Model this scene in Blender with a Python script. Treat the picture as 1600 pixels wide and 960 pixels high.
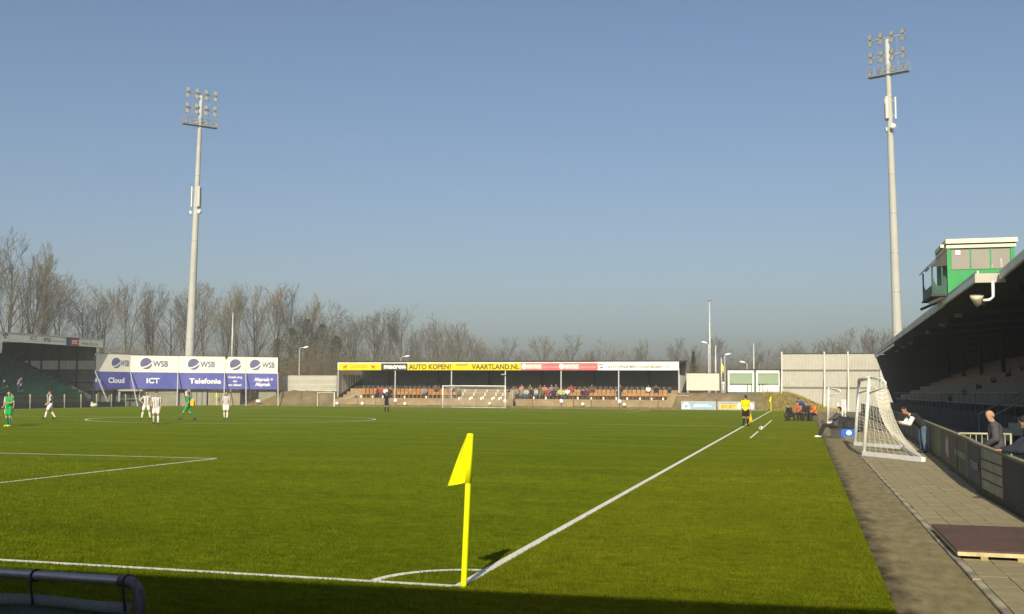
import bpy, bmesh, math, random
import numpy as np
from mathutils import Vector, Matrix, noise

sc = bpy.context.scene
for o in list(bpy.data.objects):
    bpy.data.objects.remove(o)
COL = sc.collection
RND = random.Random(7)
HAZE = 0.0007
R = math.radians

# ------------------------------------------------------------------ camera
F_PX, YAW, PITCH, ROLL = 1647.75, 0.268987, 0.0795406, -0.005911
CAM = Vector((3.29188, -10.193, 1.94903))
fwd = Vector((-math.sin(YAW) * math.cos(PITCH), math.cos(YAW) * math.cos(PITCH), math.sin(PITCH)))
rgt = Vector((math.cos(YAW), math.sin(YAW), 0))
upv = rgt.cross(fwd)
r2 = rgt * math.cos(ROLL) - upv * math.sin(ROLL)
u2 = upv * math.cos(ROLL) + rgt * math.sin(ROLL)
cd = bpy.data.cameras.new('camera')
cam = bpy.data.objects.new('camera', cd)
COL.objects.link(cam)
cam.matrix_world = Matrix(((r2.x, u2.x, -fwd.x, CAM.x), (r2.y, u2.y, -fwd.y, CAM.y), (r2.z, u2.z, -fwd.z, CAM.z), (0, 0, 0, 1)))
cd.sensor_width = 36
cd.lens = 36 * F_PX / 1600
cd.clip_start = 0.1
cd.clip_end = 6000
sc.camera = cam

# ------------------------------------------------------------------ light
SUN_EL = math.atan(0.61)
SUN_DIR = Vector((-0.11, 1.0, -0.613)).normalized()      # the way the light travels
W = bpy.data.worlds.new('World')
sc.world = W
W.use_nodes = True
nt = W.node_tree
sky = nt.nodes.new('ShaderNodeTexSky')
sky.sky_type = 'NISHITA'
sky.sun_disc = False
sky.sun_elevation = SUN_EL
sky.sun_rotation = math.pi - 0.11
sky.altitude = 0
sky.air_density = 1.0
sky.dust_density = 2.9
sky.ozone_density = 3.0
bg = nt.nodes['Background']
bg.inputs['Strength'].default_value = 0.092
nt.links.new(sky.outputs[0], bg.inputs[0])
sl = bpy.data.lights.new('sun', 'SUN')
sl.energy = 4.7
sl.angle = R(0.5)
sl.color = (1.0, 0.90, 0.70)
sun = bpy.data.objects.new('sun', sl)
COL.objects.link(sun)
sun.rotation_euler = SUN_DIR.to_track_quat('-Z', 'Y').to_euler()
sun.location = (0, -60, 60)
vs = sc.view_settings
vs.view_transform = 'Standard'
vs.look = 'None'
vs.gamma = 1
vs.use_curve_mapping = False
vs.exposure = 0.25

# ------------------------------------------------------------------ helpers
def ray(x, y):
    return fwd + r2 * ((x - 800) / F_PX) - u2 * ((y - 480) / F_PX)
def atY(x, y, Y):
    d = ray(x, y)
    return CAM + d * ((Y - CAM.y) / d.y)
def atD(x, y, D):
    return CAM + ray(x, y) * D

MATS = {}
def mat(name, col, rough=0.75, var=0.12, scale=4.0, bump=0.0, bscale=None, metal=0.0, spec=0.3, col2=None, scale2=None, coord='Object', sheen=0, trans=0, alpha=1, detail=6, thr=None):
    """principled with a mottled base colour; col2 mixes in as irregular patches"""
    if name in MATS:
        return MATS[name]
    m = bpy.data.materials.new(name)
    m.use_nodes = True
    n = m.node_tree
    b = n.nodes['Principled BSDF']
    b.inputs['Roughness'].default_value = rough
    b.inputs['Metallic'].default_value = metal
    b.inputs['Specular IOR Level'].default_value = spec
    if trans:
        b.inputs['Transmission Weight'].default_value = trans
    if alpha < 1:
        b.inputs['Alpha'].default_value = alpha
    tc = n.nodes.new('ShaderNodeTexCoord')
    nz = n.nodes.new('ShaderNodeTexNoise')
    nz.inputs['Scale'].default_value = scale
    nz.inputs['Detail'].default_value = detail
    n.links.new(tc.outputs[coord], nz.inputs['Vector'])
    rp = n.nodes.new('ShaderNodeValToRGB')
    rp.color_ramp.elements[0].position = 0.3
    rp.color_ramp.elements[1].position = 0.7
    c = Vector(col)
    rp.color_ramp.elements[0].color = (*(c * (1 - var)), 1)
    rp.color_ramp.elements[1].color = (*[min(1, v * (1 + var)) for v in c], 1)
    n.links.new(nz.outputs['Fac'], rp.inputs['Fac'])
    out = rp.outputs['Color']
    if col2 is not None:
        n2 = n.nodes.new('ShaderNodeTexNoise')
        n2.inputs['Scale'].default_value = scale2 or scale * 0.3
        n2.inputs['Detail'].default_value = 8
        n.links.new(tc.outputs[coord], n2.inputs['Vector'])
        r3 = n.nodes.new('ShaderNodeValToRGB')
        lo, hi = thr or (0.45, 0.62)
        r3.color_ramp.elements[0].position = lo
        r3.color_ramp.elements[1].position = hi
        n.links.new(n2.outputs['Fac'], r3.inputs['Fac'])
        mx = n.nodes.new('ShaderNodeMixRGB')
        n.links.new(r3.outputs['Color'], mx.inputs[0])
        n.links.new(out, mx.inputs[1])
        mx.inputs[2].default_value = (*col2, 1)
        out = mx.outputs[0]
    n.links.new(out, b.inputs['Base Color'])
    if bump:
        bp = n.nodes.new('ShaderNodeBump')
        bp.inputs['Strength'].default_value = bump
        bp.inputs['Distance'].default_value = 0.02
        if bscale:
            n3 = n.nodes.new('ShaderNodeTexNoise')
            n3.inputs['Scale'].default_value = bscale
            n3.inputs['Detail'].default_value = 4
            n.links.new(tc.outputs[coord], n3.inputs['Vector'])
            n.links.new(n3.outputs['Fac'], bp.inputs['Height'])
        else:
            n.links.new(nz.outputs['Fac'], bp.inputs['Height'])
        n.links.new(bp.outputs[0], b.inputs['Normal'])
    MATS[name] = m
    return m

def tag(o, label=None, cat=None, group=None, kind=None):
    if label: o['label'] = label
    if cat: o['category'] = cat
    if group: o['group'] = group
    if kind: o['kind'] = kind
    return o

def thing(name, label, cat, loc=(0, 0, 0), rz=0.0, group=None, rot=None):
    o = bpy.data.objects.new(name, None)
    o.empty_display_size = 0.2
    COL.objects.link(o)
    M = Matrix.Translation(Vector(loc)) @ (rot.to_4x4() if rot else Matrix.Rotation(rz, 4, 'Z'))
    o.matrix_basis = M
    return tag(o, label, cat, group)

def root_of(o):
    while o.parent: o = o.parent
    return o

def frame_of(o):
    """world matrix without a depsgraph update"""
    M = o.matrix_basis.copy()
    while o.parent:
        o = o.parent
        M = o.matrix_basis @ M
    return M

class MB:
    """collects shapes in world (or local) coordinates, builds one mesh object"""
    def __init__(s):
        s.v = []; s.f = []; s.mi = []
    def add(s, vs, fs, mi=0):
        k = len(s.v)
        s.v.extend([tuple(v) for v in vs])
        s.f.extend([tuple(i + k for i in f) for f in fs])
        s.mi.extend([mi] * len(fs))
        return s
    def box(s, x0, x1, y0, y1, z0, z1, mi=0, M=None):
        vs = [Vector((x, y, z)) for z in (z0, z1) for y in (y0, y1) for x in (x0, x1)]
        if M is not None: vs = [M @ v for v in vs]
        return s.add(vs, [(0, 2, 3, 1), (4, 5, 7, 6), (0, 1, 5, 4), (2, 6, 7, 3), (0, 4, 6, 2), (1, 3, 7, 5)], mi)
    def prism(s, poly, axis, a0, a1, mi=0, M=None):
        """polygon in the two other axes extruded along axis ('x','y','z')"""
        def mk(p, a):
            return Vector((a, p[0], p[1])) if axis == 'x' else Vector((p[0], a, p[1])) if axis == 'y' else Vector((p[0], p[1], a))
        n = len(poly)
        vs = [mk(p, a0) for p in poly] + [mk(p, a1) for p in poly]
        if M is not None: vs = [M @ v for v in vs]
        fs = [tuple(range(n))[::-1], tuple(range(n, 2 * n))] + [(i, (i + 1) % n, n + (i + 1) % n, n + i) for i in range(n)]
        return s.add(vs, fs, mi)
    def bar(s, p0, p1, w, h, mi=0):
        """rectangular bar between two points (w horizontal, h the other way)"""
        p0 = Vector(p0); p1 = Vector(p1); d = (p1 - p0).normalized()
        a = d.cross(Vector((0, 0, 1)))
        if a.length < 1e-3: a = Vector((1, 0, 0))
        a.normalize(); b = a.cross(d)
        vs = [p + a * (sx * w / 2) + b * (sz * h / 2) for p in (p0, p1) for sx, sz in ((-1, -1), (1, -1), (1, 1), (-1, 1))]
        return s.add(vs, [(3, 2, 1, 0), (4, 5, 6, 7)] + [(i, (i + 1) % 4, 4 + (i + 1) % 4, 4 + i) for i in range(4)], mi)
    def tube(s, pts, r, n=8, mi=0, caps=True):
        pts = [Vector(p) for p in pts]
        rs = r if isinstance(r, (list, tuple)) else [r] * len(pts)
        vs = []; fs = []
        ref = None
        for i, p in enumerate(pts):
            d = (pts[min(i + 1, len(pts) - 1)] - pts[max(i - 1, 0)])
            if d.length < 1e-9: d = Vector((0, 0, 1))
            d.normalize()
            if ref is None:
                ref = d.orthogonal().normalized()
            ref = (ref - d * ref.dot(d))
            if ref.length < 1e-4: ref = d.orthogonal()
            ref.normalize()
            b = d.cross(ref)
            for k in range(n):
                a = 2 * math.pi * k / n
                vs.append(p + (ref * math.cos(a) + b * math.sin(a)) * rs[i])
        for i in range(len(pts) - 1):
            for k in range(n):
                fs.append((i * n + k, i * n + (k + 1) % n, (i + 1) * n + (k + 1) % n, (i + 1) * n + k))
        if caps:
            fs.append(tuple(range(n))[::-1]); fs.append(tuple(range((len(pts) - 1) * n, len(pts) * n)))
        return s.add(vs, fs, mi)
    def ball(s, c, rx, ry=None, rz=None, nu=10, nv=7, mi=0, M=None):
        ry = ry or rx; rz = rz or rx
        c = Vector(c); vs = [Vector((0, 0, -rz))]; fs = []
        for j in range(1, nv):
            t = -math.pi / 2 + math.pi * j / nv
            for i in range(nu):
                a = 2 * math.pi * i / nu
                vs.append(Vector((rx * math.cos(t) * math.cos(a), ry * math.cos(t) * math.sin(a), rz * math.sin(t))))
        vs.append(Vector((0, 0, rz)))
        for i in range(nu):
            fs.append((0, 1 + (i + 1) % nu, 1 + i))
            for j in range(nv - 2):
                a = 1 + j * nu
                fs.append((a + i, a + (i + 1) % nu, a + nu + (i + 1) % nu, a + nu + i))
            a = 1 + (nv - 2) * nu
            fs.append((a + i, a + (i + 1) % nu, len(vs) - 1))
        if M is not None: vs = [M @ v for v in vs]
        return s.add([v + c for v in vs], fs, mi)
    def quad(s, a, b, c, d, mi=0):
        return s.add([a, b, c, d], [(0, 1, 2, 3)], mi)
    def mesh(s, name, inv=None):
        me = bpy.data.meshes.new(name)
        vs = s.v if inv is None else [tuple(inv @ Vector(v)) for v in s.v]
        me.from_pydata(vs, [], s.f)
        if any(s.mi): me.polygons.foreach_set('material_index', s.mi)
        return me
    def build(s, name, m, parent=None, smooth=False, local=False, loc=None):
        """coordinates are world unless local; loc sets the object's own origin (world, top-level only)"""
        inv = None
        if parent is not None and not local: inv = frame_of(parent).inverted()
        if loc is not None: inv = Matrix.Translation(-Vector(loc))
        me = s.mesh(name, inv)
        for mm in (m if isinstance(m, (list, tuple)) else [m]): me.materials.append(mm)
        if smooth: me.shade_smooth()
        me.update()
        o = bpy.data.objects.new(name, me)
        COL.objects.link(o)
        if parent is not None: o.parent = parent
        if loc is not None: o.location = loc
        return o

def part(name, me, parent, loc=None, rz=0.0, M=None):
    o = bpy.data.objects.new(name, me)
    COL.objects.link(o)
    o.parent = parent
    if M is not None: o.matrix_basis = M
    elif loc is not None: o.location = loc; o.rotation_euler = (0, 0, rz)
    return o

def copy_tree(o, parent=None):
    c = o.copy(); COL.objects.link(c); c.parent = parent
    for ch in list(o.children): copy_tree(ch, c)
    return c

def lettering(parent, s, x0, x1, zc, h, m, y=-0.012, bold=0.0, name='lettering', fit=True, shear=0.0):
    """flat letters in a panel's local frame: x along, z up, front towards -y"""
    cu = bpy.data.curves.new('t', 'FONT')
    cu.body = s; cu.size = 1; cu.align_x = 'LEFT'; cu.offset = bold; cu.shear = shear
    cu.resolution_u = 3
    to = bpy.data.objects.new('t', cu); COL.objects.link(to)
    dg = bpy.context.evaluated_depsgraph_get()
    me = bpy.data.meshes.new_from_object(to.evaluated_get(dg))
    bpy.data.objects.remove(to); bpy.data.curves.remove(cu)
    n = len(me.vertices)
    co = np.zeros(n * 3); me.vertices.foreach_get('co', co); co = co.reshape(-1, 3)
    mn = co.min(0); mx = co.max(0)
    cap = 0.70
    sz = h / cap
    sx = (x1 - x0) / (mx[0] - mn[0]) if fit else sz
    out = np.zeros_like(co)
    out[:, 0] = x0 + (co[:, 0] - mn[0]) * sx
    out[:, 2] = zc - h / 2 + co[:, 1] * sz
    out[:, 1] = y
    me.vertices.foreach_set('co', out.ravel()); me.name = name
    me.materials.clear(); me.materials.append(m); me.update()
    return part(name, me, parent)

# ------------------------------------------------------------------ materials
M_white = mat('white_paint', (0.80, 0.79, 0.74), 0.45, 0.06, 2.0, col2=(0.62, 0.60, 0.53), scale2=0.9, thr=(0.5, 0.8))
M_whitepost = mat('white_powder_coat', (0.80, 0.80, 0.76), 0.35, 0.05, 6.0, spec=0.5)
M_galv = mat('galvanised_steel', (0.50, 0.50, 0.47), 0.5, 0.15, 5.0, metal=0.25)
M_dark = mat('dark_steel', (0.035, 0.037, 0.035), 0.6, 0.2, 3)
M_black = mat('black_rubber', (0.012, 0.012, 0.012), 0.7, 0.2, 8)
M_yellow = mat('fluorescent_yellow_plastic', (0.80, 0.86, 0.0), 0.45, 0.03, 3.0, spec=0.4)
M_concrete = mat('weathered_concrete', (0.30, 0.28, 0.22), 0.9, 0.2, 6.0, 0.3, 40, col2=(0.16, 0.15, 0.11), scale2=0.8)
M_tarmac = mat('worn_grey_tarmac', (0.19, 0.165, 0.115), 0.95, 0.28, 9.0, 0.5, 60, col2=(0.115, 0.10, 0.07), scale2=1.1, thr=(0.40, 0.72))
M_beige = mat('beige_cladding', (0.42, 0.41, 0.34), 0.7, 0.07, 1.5, col2=(0.36, 0.35, 0.28), scale2=0.4)
M_letter_dark = mat('dark_print', (0.03, 0.03, 0.035), 0.6, 0.1)
M_letter_white = mat('white_print', (0.82, 0.82, 0.80), 0.6, 0.03)

# ================================================================== the ground
PW, PL = 65.7, 104.76          # pitch width and length
TX = 4.07                      # right-hand edge of the turf
def turf_material():
    m = bpy.data.materials.new('artificial_turf'); m.use_nodes = True
    n = m.node_tree; b = n.nodes['Principled BSDF']
    b.inputs['Roughness'].default_value = 0.85
    b.inputs['Specular IOR Level'].default_value = 0.0
    tc = n.nodes.new('ShaderNodeTexCoord')
    def nz(scale, detail, vec=None, rough=0.5):
        t = n.nodes.new('ShaderNodeTexNoise')
        t.inputs['Scale'].default_value = scale; t.inputs['Detail'].default_value = detail; t.inputs['Roughness'].default_value = rough
        n.links.new(vec or tc.outputs['Object'], t.inputs['Vector']); return t.outputs['Fac']
    def ramp(fac, stops):
        r = n.nodes.new('ShaderNodeValToRGB')
        el = r.color_ramp.elements
        while len(el) < len(stops): el.new(0.5)
        for e, (p, c) in zip(el, stops): e.position = p; e.color = (*c, 1)
        n.links.new(fac, r.inputs['Fac']); return r.outputs['Color']
    def mix(f, a, c, mode='MIX'):
        x = n.nodes.new('ShaderNodeMixRGB'); x.blend_type = mode
        if isinstance(f, float): x.inputs[0].default_value = f
        else: n.links.new(f, x.inputs[0])
        n.links.new(a, x.inputs[1])
        if isinstance(c, tuple): x.inputs[2].default_value = (*c, 1)
        else: n.links.new(c, x.inputs[2])
        return x.outputs[0]
    # blade-scale speckle, hand-scale tufts, metre-scale wear, brushed bands across the pitch
    fine = ramp(nz(130, 3), [(0.28, (0.070, 0.104, 0.004)), (0.55, (0.166, 0.222, 0.009)), (0.78, (0.290, 0.340, 0.026))])
    mp = n.nodes.new('ShaderNodeMapping'); mp.inputs['Scale'].default_value = (0.5, 1.6, 1)
    n.links.new(tc.outputs['Object'], mp.inputs['Vector'])
    mid = ramp(nz(5.0, 6, mp.outputs[0], 0.62), [(0.28, (0.55, 0.60, 0.5)), (0.74, (1.30, 1.24, 1.3))])
    big = ramp(nz(0.35, 5, mp.outputs[0], 0.6), [(0.34, (0.80, 0.86, 0.85)), (0.68, (1.15, 1.08, 1.05))])
    c = mix(1.0, fine, mid, 'MULTIPLY')
    c = mix(1.0, c, big, 'MULTIPLY')
    sep = n.nodes.new('ShaderNodeSeparateXYZ'); n.links.new(tc.outputs['Object'], sep.inputs[0])
    # run-off strip outside the touch line is a paler, yellower carpet
    st = n.nodes.new('ShaderNodeMath'); st.operation = 'GREATER_THAN'; st.inputs[1].default_value = 0.0
    n.links.new(sep.outputs['X'], st.inputs[0])
    pale = mix(1.0, c, (1.16, 1.04, 1.10), 'MULTIPLY')
    c = mix(st.outputs[0], c, pale)
    n.links.new(c, b.inputs['Base Color'])
    bp = n.nodes.new('ShaderNodeBump'); bp.inputs['Strength'].default_value = 0.9; bp.inputs['Distance'].default_value = 0.03
    n.links.new(nz(90, 4, None, 0.7), bp.inputs['Height']); n.links.new(bp.outputs[0], b.inputs['Normal'])
    return m
M_turf = turf_material()
M_line = mat('white_line_fibre', (0.74, 0.73, 0.64), 0.9, 0.15, 40.0, 0.6, 120, col2=(0.52, 0.53, 0.38), scale2=14, thr=(0.5, 0.75))
M_earth = mat('rough_grass_land', (0.085, 0.085, 0.035), 0.95, 0.35, 0.6, 0.5, 8, col2=(0.13, 0.10, 0.05), scale2=0.15)

g = MB().quad((-2500, -2500, -0.12), (2500, -2500, -0.12), (2500, 2500, -0.12), (-2500, 2500, -0.12)).build('ground', M_earth)
tag(g, kind='structure')
turf = MB()
turf.box(-68.3, TX, -9.5, 107.2, -0.10, 0.0)
turf = tag(turf.build('pitch_turf', M_turf), kind='structure')

def strip(name, pts, w, z=0.004, closed=False):
    """a painted band of width w along a poly-line"""
    mb = MB(); pts = [Vector((*p, z)) for p in pts]; n = len(pts)
    L = []; Rr = []
    for i, p in enumerate(pts):
        a = pts[(i - 1) % n] if (closed or i) else p
        c = pts[(i + 1) % n] if (closed or i < n - 1) else p
        d = (c - a).normalized(); q = Vector((-d.y, d.x, 0)) * (w / 2)
        L.append(p + q); Rr.append(p - q)
    k = n if closed else n - 1
    mb.add(L + Rr, [(i, n + i, n + (i + 1) % n, (i + 1) % n) for i in range(k)])
    return mb.build(name, M_line, turf)
LW = 0.115
strip('touch_line', [(-LW / 2, -0.0), (-LW / 2, PL)], LW)
strip('touch_line', [(-PW, 0), (-PW, PL)], LW)
strip('goal_line', [(-PW, 0.0), (-LW, 0.0)], LW, 0.005)
strip('goal_line', [(-PW, PL), (0, PL)], LW, 0.005)
strip('halfway_line', [(-PW, PL / 2), (0, PL / 2)], LW, 0.005)
for yy, s in ((0, 1), (PL, -1)):
    xa = -PW / 2 + 20.16; xb = -PW / 2 - 20.16
    strip('penalty_area_line', [(xa, yy), (xa, yy + s * 16.5)], LW, 0.006)
    strip('penalty_area_line', [(xb, yy), (xb, yy + s * 16.5)], LW, 0.006)
    strip('penalty_area_line', [(xb, yy + s * 16.5), (xa, yy + s * 16.5)], LW, 0.007)
    ga = -PW / 2 + 9.16; gb = -PW / 2 - 9.16
    strip('goal_area_line', [(ga, yy), (ga, yy + s * 5.5)], LW, 0.006)
    strip('goal_area_line', [(gb, yy), (gb, yy + s * 5.5)], LW, 0.006)
    strip('goal_area_line', [(gb, yy + s * 5.5), (ga, yy + s * 5.5)], LW, 0.007)
strip('centre_circle', [(-PW / 2 + 9.15 * math.cos(a), PL / 2 + 9.15 * math.sin(a)) for a in [2 * math.pi * i / 96 for i in range(96)]], LW, 0.006, True)
for cx, cy, a0 in ((0, 0, 90), (0, PL, 180), (-PW, 0, 0), (-PW, PL, 270)):
    strip('corner_arc', [(cx + math.cos(R(a0 + 90 * i / 20)) * 0.97, cy + math.sin(R(a0 + 90 * i / 20)) * 0.97) for i in range(21)], LW, 0.007)
# technical-area dashes beside the touch line
for a, c in (((1.08, 36.3), (1.08, 44.6)), ((1.12, 48.5), (1.12, 66.5)), ((1.7, 52.4), (2.9, 52.4)), ((1.6, 37.0), (2.2, 37.0))):
    strip('technical_area_line', [a, c], 0.09, 0.005)

# real fibres on the nearest turf; the painted lines stay bare of them
def turf_fibres():
    rg = np.random.default_rng(4)
    xs = []; ys = []
    for y0, y1, x0, x1, n in ((-5.5, 0.0, -6.5, TX - 0.01, 3600), (0.0, 3.0, -9.5, TX - 0.01, 3600), (3.0, 22.0, -18.0, TX - 0.01, 2600)):
        k = int((y1 - y0) * (x1 - x0) * n)
        xs.append(rg.uniform(x0, x1, k)); ys.append(rg.uniform(y0, y1, k))
    x = np.concatenate(xs); y = np.concatenate(ys)
    rr_ = np.hypot(x, y)
    fade = rg.random(len(x)) < np.clip(1.0 - (y - 3.0) / 17.0, 0, 1) ** 1.6
    xp_ = PW / 2 - 20.16
    pen = ((np.abs(x + xp_) < LW / 2) & (y < 16.56)) | ((np.abs(y - 16.5) < LW / 2 + 0.01) & (x < -xp_ + LW / 2))
    keep = fade & ~pen & ~((x > -LW) & (x < 0) & (y > 0)) & ~((np.abs(y) < LW / 2) & (x < 0)) & ~((np.abs(rr_ - 0.97) < LW / 2) & (x < 0) & (y > 0))
    x = x[keep]; y = y[keep]; n = len(x)
    a = rg.uniform(0, 2 * np.pi, n); h = rg.uniform(0.014, 0.034, n) ; w = rg.uniform(0.0035, 0.0065, n) * (1 + 0.04 * np.clip(y, 0, 20))
    la = rg.uniform(0, 2 * np.pi, n); ll = rg.uniform(0.0, 0.022, n)
    v = np.empty((n, 3, 3), np.float32)
    v[:, 0, 0] = x - np.cos(a) * w; v[:, 0, 1] = y - np.sin(a) * w; v[:, 0, 2] = -0.001
    v[:, 1, 0] = x + np.cos(a) * w; v[:, 1, 1] = y + np.sin(a) * w; v[:, 1, 2] = -0.001
    v[:, 2, 0] = x + np.cos(la) * ll; v[:, 2, 1] = y + np.sin(la) * ll; v[:, 2, 2] = h
    me = bpy.data.meshes.new('turf_fibre')
    me.vertices.add(3 * n); me.vertices.foreach_set('co', v.ravel())
    me.loops.add(3 * n); me.loops.foreach_set('vertex_index', np.arange(3 * n, dtype=np.int32))
    me.polygons.add(n); me.polygons.foreach_set('loop_start', np.arange(0, 3 * n, 3, dtype=np.int32)); me.polygons.foreach_set('loop_total', np.full(n, 3, np.int32))
    me.update(); me.validate()
    me.materials.append(M_turf)
    o = bpy.data.objects.new('turf_fibre', me); COL.objects.link(o); o.parent = turf
    tag(o, kind='stuff')
turf_fibres()

# service path between the turf and the paving, dirt swept against the turf edge
def path_material():
    m = bpy.data.materials.new('worn_service_path'); m.use_nodes = True
    n = m.node_tree; b = n.nodes['Principled BSDF']; b.inputs['Roughness'].default_value = 0.95
    b.inputs['Specular IOR Level'].default_value = 0.15
    tc = n.nodes.new('ShaderNodeTexCoord')
    def nz(scale, d=6, sc_=(1, 1, 1)):
        mp = n.nodes.new('ShaderNodeMapping'); mp.inputs['Scale'].default_value = sc_
        n.links.new(tc.outputs['Object'], mp.inputs['Vector'])
        t = n.nodes.new('ShaderNodeTexNoise'); t.inputs['Scale'].default_value = scale; t.inputs['Detail'].default_value = d
        t.inputs['Roughness'].default_value = 0.62
        n.links.new(mp.outputs[0], t.inputs['Vector']); return t.outputs['Fac']
    r = n.nodes.new('ShaderNodeValToRGB'); r.color_ramp.elements[0].position = 0.3; r.color_ramp.elements[1].position = 0.72
    r.color_ramp.elements[0].color = (0.160, 0.132, 0.066, 1); r.color_ramp.elements[1].color = (0.300, 0.252, 0.132, 1)
    n.links.new(nz(7, 8, (1, 0.35, 1)), r.inputs['Fac'])
    # black rubber crumb blown off the turf lies thickest near its edge
    sep = n.nodes.new('ShaderNodeSeparateXYZ'); n.links.new(tc.outputs['Object'], sep.inputs[0])
    mr = n.nodes.new('ShaderNodeMapRange'); mr.inputs['From Min'].default_value = TX; mr.inputs['From Max'].default_value = TX + 0.50
    mr.inputs['To Min'].default_value = 0.26; mr.inputs['To Max'].default_value = -0.20
    n.links.new(sep.outputs['X'], mr.inputs['Value'])
    ad = n.nodes.new('ShaderNodeMath'); ad.operation = 'ADD'
    n.links.new(nz(3.2, 8, (1, 0.45, 1)), ad.inputs[0]); n.links.new(mr.outputs[0], ad.inputs[1])
    r2_ = n.nodes.new('ShaderNodeValToRGB'); r2_.color_ramp.elements[0].position = 0.50; r2_.color_ramp.elements[1].position = 0.82
    n.links.new(ad.outputs[0], r2_.inputs['Fac'])
    mx = n.nodes.new('ShaderNodeMixRGB'); n.links.new(r2_.outputs['Color'], mx.inputs[0]); n.links.new(r.outputs['Color'], mx.inputs[1])
    mx.inputs[2].default_value = (0.050, 0.044, 0.024, 1)
    sp = n.nodes.new('ShaderNodeValToRGB'); sp.color_ramp.elements[0].position = 0.35; sp.color_ramp.elements[1].position = 0.7
    sp.color_ramp.elements[0].color = (0.72, 0.72, 0.72, 1); sp.color_ramp.elements[1].color = (1.25, 1.25, 1.25, 1)
    n.links.new(nz(110, 3), sp.inputs['Fac'])
    mm = n.nodes.new('ShaderNodeMixRGB'); mm.blend_type = 'MULTIPLY'; mm.inputs[0].default_value = 1
    n.links.new(mx.outputs[0], mm.inputs[1]); n.links.new(sp.outputs['Color'], mm.inputs[2])
    n.links.new(mm.outputs[0], b.inputs['Base Color'])
    bp = n.nodes.new('ShaderNodeBump'); bp.inputs['Strength'].default_value = 0.5; bp.inputs['Distance'].default_value = 0.02
    n.links.new(nz(45, 5), bp.inputs['Height']); n.links.new(bp.outputs[0], b.inputs['Normal'])
    return m
M_path = path_material()
mb = MB()
# uneven surface: a grid with gentle humps
nx, ny = 8, 180
vs_ = []
for j in range(ny + 1):
    for i in range(nx + 1):
        x = TX + (4.985 - TX) * i / nx; y = -12 + 122 * j / ny
        vs_.append((x, y, -0.030 + 0.02 * noise.noise(Vector((x * 1.7, y * 0.7, 3))) * (0.2 + 0.8 * math.sin(math.pi * i / nx))))
mb.add(vs_, [(j * (nx + 1) + i, j * (nx + 1) + i + 1, (j + 1) * (nx + 1) + i + 1, (j + 1) * (nx + 1) + i) for j in range(ny) for i in range(nx)])
tag(mb.build('service_path', M_path, smooth=True), kind='structure')

# dark strip of rubber crumb and grass fibre along the turf edge
# ------------------------------------------------------------------ paved walkway: kerb stones, slabs one by one
WX = 6.66                     # face of the perimeter boarding
M_bed = mat('sandy_joint_bed', (0.15, 0.13, 0.082), 0.95, 0.2, 12)
M_slabs = [mat('paving_slab_%s' % k, c, 0.9, 0.16, 7.0, 0.35, 55, col2=c2, scale2=1.4, thr=(0.5, 0.8)) for k, c, c2 in
           (('warm', (0.268, 0.228, 0.126), (0.20, 0.168, 0.092)), ('pale', (0.285, 0.243, 0.138), (0.215, 0.182, 0.10)), ('grey', (0.255, 0.218, 0.126), (0.19, 0.162, 0.092)))]
M_kerb = mat('pale_kerb_stone', (0.37, 0.325, 0.215), 0.9, 0.14, 8.0, 0.3, 50, col2=(0.20, 0.18, 0.125), scale2=2.0)
walk = MB().box(4.99, 9.3, -12, 108, -0.10, -0.045).build('paved_walkway', M_bed)
tag(walk, kind='structure')
def bevel_slab(sx, sy, h, b=0.006):
    z0, z1 = -h, 0.0
    vs = [(-sx, -sy, z0), (sx, -sy, z0), (sx, sy, z0), (-sx, sy, z0), (-sx, -sy, -b), (sx, -sy, -b), (sx, sy, -b), (-sx, sy, -b),
          (-sx + b, -sy + b, z1), (sx - b, -sy + b, z1), (sx - b, sy - b, z1), (-sx + b, sy - b, z1)]
    fs = [(0, 1, 5, 4), (1, 2, 6, 5), (2, 3, 7, 6), (3, 0, 4, 7), (4, 5, 9, 8), (5, 6, 10, 9), (6, 7, 11, 10), (7, 4, 8, 11), (8, 9, 10, 11)]
    return vs, fs
slab_meshes = []
for m in M_slabs:
    q = MB(); q.add(*bevel_slab(0.1478, 0.1473, 0.04, 0.0025)); me = q.mesh('paver'); me.materials.append(m); slab_meshes.append(me)
q = MB(); q.add(*bevel_slab(0.045, 0.494, 0.09, 0.01)); kerb_me = q.mesh('kerb_stone'); kerb_me.materials.append(M_kerb)
for j in range(60):
    k = part('kerb_stone', kerb_me, walk, (5.032 + RND.uniform(-.004, .004), -1.5 + j * 1.0, 0.004 + RND.uniform(-.006, .006)), RND.uniform(-.004, .004))
NC = 5
cx0 = 5.085 + 0.1475
rest = MB(); cnt = 0
for j in range(170):
    y = 1.25 + j * 0.295
    for i in range(5 if y < 13 else min(8, 5 + int((y - 13) * 0.046 / 0.302 + 0.99))):
        x = cx0 + i * 0.302
        z = -0.006 + 0.006 * noise.noise(Vector((x * 2, y * 2, 0))) + RND.uniform(-.003, .003)
        if cnt < 300:
            o = part('paver', RND.choice(slab_meshes), walk, (x, y, z), RND.uniform(-.008, .008)); cnt += 1
        else:
            v, f = bevel_slab(0.1478, 0.1473, 0.04, 0.0025)
            rest.add([(a + x, c + y, d + z) for a, c, d in v], f, RND.randrange(3))
for j in range(12):
    for i in range(5):
        v, f = bevel_slab(0.1478, 0.1473, 0.04, 0.0025)
        rest.add([(a + cx0 + i * 0.302, c + 1.25 - (j + 1) * 0.295, d - 0.006) for a, c, d in v], f, RND.randrange(3))
tag(rest.build('paver', M_slabs, walk), kind='stuff')
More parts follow.
